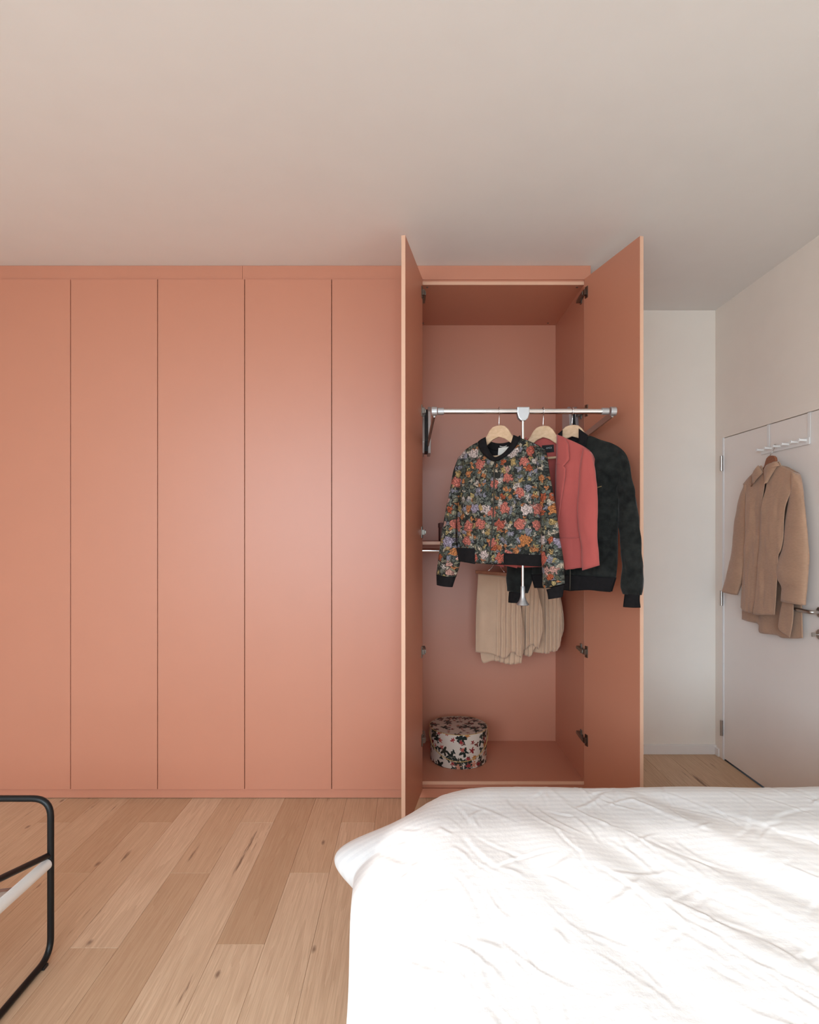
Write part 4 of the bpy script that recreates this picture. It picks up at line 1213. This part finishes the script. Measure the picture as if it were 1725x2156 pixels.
# ------------------------------------------------------------------ hat box and the small box on the shelf
hx_, hy_, R0 = 0.295, 3.462, 0.170
hb = empty('hat_box', (hx_, hy_, 0.0895), 'round hat box with rose print and gold cord on the cabinet floor', 'box')
z0_ = 0.0895
MB().lathe([(0.0, 0.0), (R0 - 0.004, 0.0), (R0 - 0.001, 0.003), (R0 - 0.001, 0.185), (0.0, 0.185)], (hx_, hy_, z0_), 64, uvscale=R0).build('body', M['hatbox'], hb, smooth=True, angle=0.6)
lidw = MB().lathe([(R0 + 0.0005, 0.142), (R0 + 0.0035, 0.142), (R0 + 0.0035, 0.197)], (hx_, hy_, z0_), 64, uvscale=R0).build('lid_rim', M['hatbox'], hb, smooth=True, angle=0.6)
lid = MB().lathe([(R0 + 0.0035, 0.197), (R0 + 0.0020, 0.2005), (R0 - 0.004, 0.2015), (0.0, 0.2015)], (hx_, hy_, z0_), 64).build('lid', M['hatlid'], hb, smooth=True, angle=0.9)
ring = [(hx_ + (R0 + 0.003) * math.cos(2 * PI * i / 64), hy_ + (R0 + 0.003) * math.sin(2 * PI * i / 64), z0_ + 0.199) for i in range(65)]
MB().tube(ring, 0.0018, 8, caps=False).build('lid_piping', M['cord'], lid, smooth=True)
cp = []
for i in range(41):
    t = i / 40
    a = math.radians(-178 + 172 * t)
    z = 0.175 - 0.128 * math.sin(PI * t) ** 0.8
    cp.append((hx_ + (R0 + 0.0058) * math.cos(a), hy_ + (R0 + 0.0058) * math.sin(a), z0_ + z))
MB().tube(cp, 0.0021, 8).build('carry_cord', M['cord'], hb, smooth=True)
bx = empty('storage_box', (0.24, 3.50, SHZ), 'dark maroon box standing on the middle shelf behind the floral sleeve', 'box')
boxobj('box_body', M['maroonbox'], bx, 0.182, 0.372, 3.405, 3.60, SHZ + 0.0005, SHZ + 0.082, 0.002)
boxobj('box_lid', M['maroonbox'], bx, 0.179, 0.375, 3.402, 3.603, SHZ + 0.082, SHZ + 0.110, 0.002)

# ------------------------------------------------------------------ over-door hook rack and the linen shirt
rk = empty('door_hook_rack', (XR - 0.01, 3.06, 1.905), 'white metal over-door rack with six pegs hooked on the door top', 'hook rack')
boxobj('rail', M['whitemetal'], rk, XR - 0.010, XR - 0.006, 2.868, 3.262, 1.890, 1.925, 0.0012)
for y in (3.205, 2.878):
    mb = MB()
    mb.box(XR - 0.0045, XR - 0.0025, y - 0.010, y + 0.010, 1.893, DZ + 0.0024); mb.box(XR - 0.0045, XR + 0.036, y - 0.010, y + 0.010, DZ + 0.0006, DZ + 0.0024)
    mb.build('strap', M['whitemetal'], rk)
PEGS = [3.240, 3.168, 3.096, 3.024, 2.952, 2.890]
for y in PEGS:
    mb = MB().tube([(XR - 0.009, y, 1.912), (XR - 0.046, y, 1.914)], 0.0062, 14)
    mb.tube([(XR - 0.046, y, 1.914), (XR - 0.050, y, 1.9145)], 0.0085, 14)
    mb.build('peg', M['whitemetal'], rk, smooth=True, angle=0.7)

ps = Plane(1.948, 3.090, 90)
cA = conv(1520, 950, 205 / 1725); cB = conv(1520, 1160, 205 / 1725)
zs0, zs1 = 1.82, ps.uz(*cB([(600, 1110)])[0])[1]
cu_ = ps.uz(*cA([(800, 1200)])[0])[0]
sfw = body_w(cu_, 0.30, 0.034, zs0, zs1, 0.009, 21.0, 0.3)
st = empty('linen_shirt', ps.w(0, 0, 1.05), 'tan linen shirt with pointed collar hanging on the white door', 'shirt')
mb = MB()   # hinge-side front
patch(mb, ps, cA([(420, 580), (560, 430), (720, 255), (780, 340), (822, 400)]), cB([(400, 1000), (470, 1060), (570, 1092), (680, 1112)]),
      cA([(420, 580), (495, 800), (508, 1200), (505, 1600)]) + cB([(480, 0), (440, 420), (412, 800), (400, 1000)]),
      cA([(822, 400), (830, 700), (800, 1200), (775, 1700)]) + cB([(765, 100), (735, 500), (708, 850), (680, 1112)]), sfw, 34, 64, edge=False)
mb.build('front', M['linen'], st, smooth=True, solid=0.003)
mb = MB()   # handle-side front, overlapping
patch(mb, ps, cA([(845, 400), (960, 250), (1110, 255), (1290, 345), (1365, 430)]), cB([(672, 1112), (720, 1132), (880, 1134), (1060, 1132)]),
      cA([(845, 400), (880, 600), (840, 900), (808, 1200), (785, 1700)]) + cB([(772, 100), (742, 500), (706, 900), (672, 1112)]),
      cA([(1365, 430), (1300, 700), (1230, 1000), (1190, 1500), (1160, 1750)]) + cB([(1120, 100), (1100, 500), (1080, 900), (1060, 1132)]), lambda u, z: sfw(u, z) + 0.005, 34, 64, edge=False)
mb.build('front', M['linen'], st, smooth=True, solid=0.003)
mb = MB()
patch(mb, ps, cA([(420, 580), (560, 430), (720, 262), (900, 245), (1090, 275), (1250, 365), (1310, 450)]),
      cB([(288, 1212), (430, 1252), (578, 1302), (584, 1420), (650, 1462), (900, 1492), (1010, 1540), (1240, 1552), (1362, 1540)]),
      cA([(420, 580), (430, 1200)]) + cB([(330, 300), (290, 800), (288, 1212)]), cA([(1310, 450), (1330, 1000)]) + cB([(1320, 300), (1340, 1000), (1362, 1540)]),
      lambda u, z: -0.022 + 0.006 * nz(u * 14, z * 3), 56, 60, edge=False)
mb.build('back', M['linen'], st, smooth=True, solid=0.003)
mb = MB()   # loose side tail below the handle-side cuff
patch(mb, ps, cB([(1120, 880), (1220, 890), (1312, 950)]), cB([(1046, 1390), (1130, 1460), (1242, 1542)]), cB([(1120, 880), (1080, 1050), (1040, 1290), (1046, 1390)]),
      cB([(1312, 950), (1300, 1250), (1242, 1542)]), lambda u, z: 0.012 + 0.004 * nz(u * 20, z * 5), 14, 24, edge=False)
mb.build('side_tail', M['linen'], st, smooth=True, solid=0.003)
L1 = cA([(430, 575), (412, 650), (325, 900), (255, 1300), (228, 1650), (200, 1900)]) + cB([(180, 200), (132, 420), (50, 712)])
R1 = cA([(520, 590), (492, 800), (505, 1000), (508, 1300), (485, 1680), (462, 1900)]) + cB([(440, 250), (400, 500), (310, 782)])
mb = MB(); sleeve(mb, ps, list(zip(L1, R1)), 0.006, 0.30, wob=0.006, seed=3.3, w1=0.012)
so = mb.build('sleeve', M['linen'], st, smooth=True)
L2 = cA([(1285, 350), (1262, 600), (1215, 900), (1180, 1200), (1145, 1650), (1075, 1900)]) + cB([(1045, 250), (1058, 480), (1128, 640), (1128, 885)])
R2 = cA([(1375, 440), (1450, 650), (1490, 920), (1520, 1230), (1560, 1650), (1580, 1900)]) + cB([(1576, 280), (1570, 470), (1556, 660), (1545, 962)])
mb = MB(); sleeve(mb, ps, list(zip(L2, R2)), 0.004, 0.30, wob=0.006, seed=7.9, w1=0.018)
so2 = mb.build('sleeve', M['linen'], st, smooth=True)
for so_, q, w_ in ((so, cB([(190, 462), (240, 476), (310, 488)]), 0.030), (so2, cB([(1290, 598), (1400, 606), (1500, 628)]), 0.048)):
    sq = [ps.uz(*p) for p in q]
    MB().tube([ps.w(u, w_, z) for u, z in resample(sq, 10)], 0.0014, 6).build('cuff_seam', M['linen'], so_)
cw = lambda k: (lambda u, z: sfw(u, z) + k)
mb = MB()
ribbon(mb, ps, cA([(722, 250), (770, 312), (826, 378)]), cA([(618, 440), (625, 540), (632, 622)]), lambda u, z, j, i: sfw(u, z) + 0.012 + 0.006 * math.sin(PI * j), 16)
slab(mb, ps, cA([(826, 378), (800, 402), (632, 622), (700, 480)]), cw(0.016), 0.003)
ribbon(mb, ps, cA([(866, 255), (832, 335), (850, 420), (884, 590)]), cA([(1062, 182), (1112, 262), (1060, 285), (918, 562)]), lambda u, z, j, i: sfw(u, z) + 0.014 + 0.010 * math.sin(PI * j), 20)
ribbon(mb, ps, cA([(866, 255), (960, 188), (1062, 182)]), cA([(866, 262), (980, 240), (1100, 262)]), lambda u, z, j, i: 0.012, 16)
mb.build('collar', M['linen'], st, smooth=True, solid=0.004)
mb = slab(MB(), ps, cA([(730, 255), (900, 215), (880, 300), (822, 395), (770, 320)]), -0.016, 0.002)
mb.build('collar_lining', M['linen'], st)
zt = ps.uz(*cA([(880, 78)])[0])[1]
ol = [ps.uz(*p) for p in cA([(760, 268), (780, 190), (800, 130), (838, 86), (880, 76), (930, 82), (958, 112), (968, 160), (960, 220), (880, 235), (830, 270), (775, 300)])]
half = 0.20
lo_ = [(ol[-1][0], ol[-1][1])]
ol = [(-0.150, zt - 0.150), (-0.148, zt - 0.135)] + ol[:9] + [(ol[8][0] + 0.07, ol[8][1] - 0.030), (0.150, zt - 0.120), (0.150, zt - 0.140), (ol[8][0] + 0.06, ol[8][1] - 0.060), (ol[4][0], zt - 0.062), (ol[0][0] + 0.002, ol[0][1] - 0.030)]
sh_h, path, _ = hanger('coat_hanger', ps, half, zt, 0.13, 'reddish brown wooden hanger holding the linen shirt on the door rack', M['redwood'], (0, 0, 1.93), outline=ol, w=-0.002)
hp = [Vector(ps.w((ol[4][0] + ol[5][0]) / 2, -0.002, zt - 0.01)), Vector(ps.w(0.0, -0.002, 1.880))]
pts = list(hp)
for k in range(13):
    a = -PI * 0.42 + PI * 1.30 * k / 12
    pts.append(Vector((XR - 0.036, 3.096 + 0.0105 * math.cos(a), 1.9135 + 0.0105 * math.sin(a))) if k else Vector((XR - 0.038, 3.101, 1.900)))
MB().tube(pts, 0.0019, 8).build('hook', M['steel'], sh_h, smooth=True)
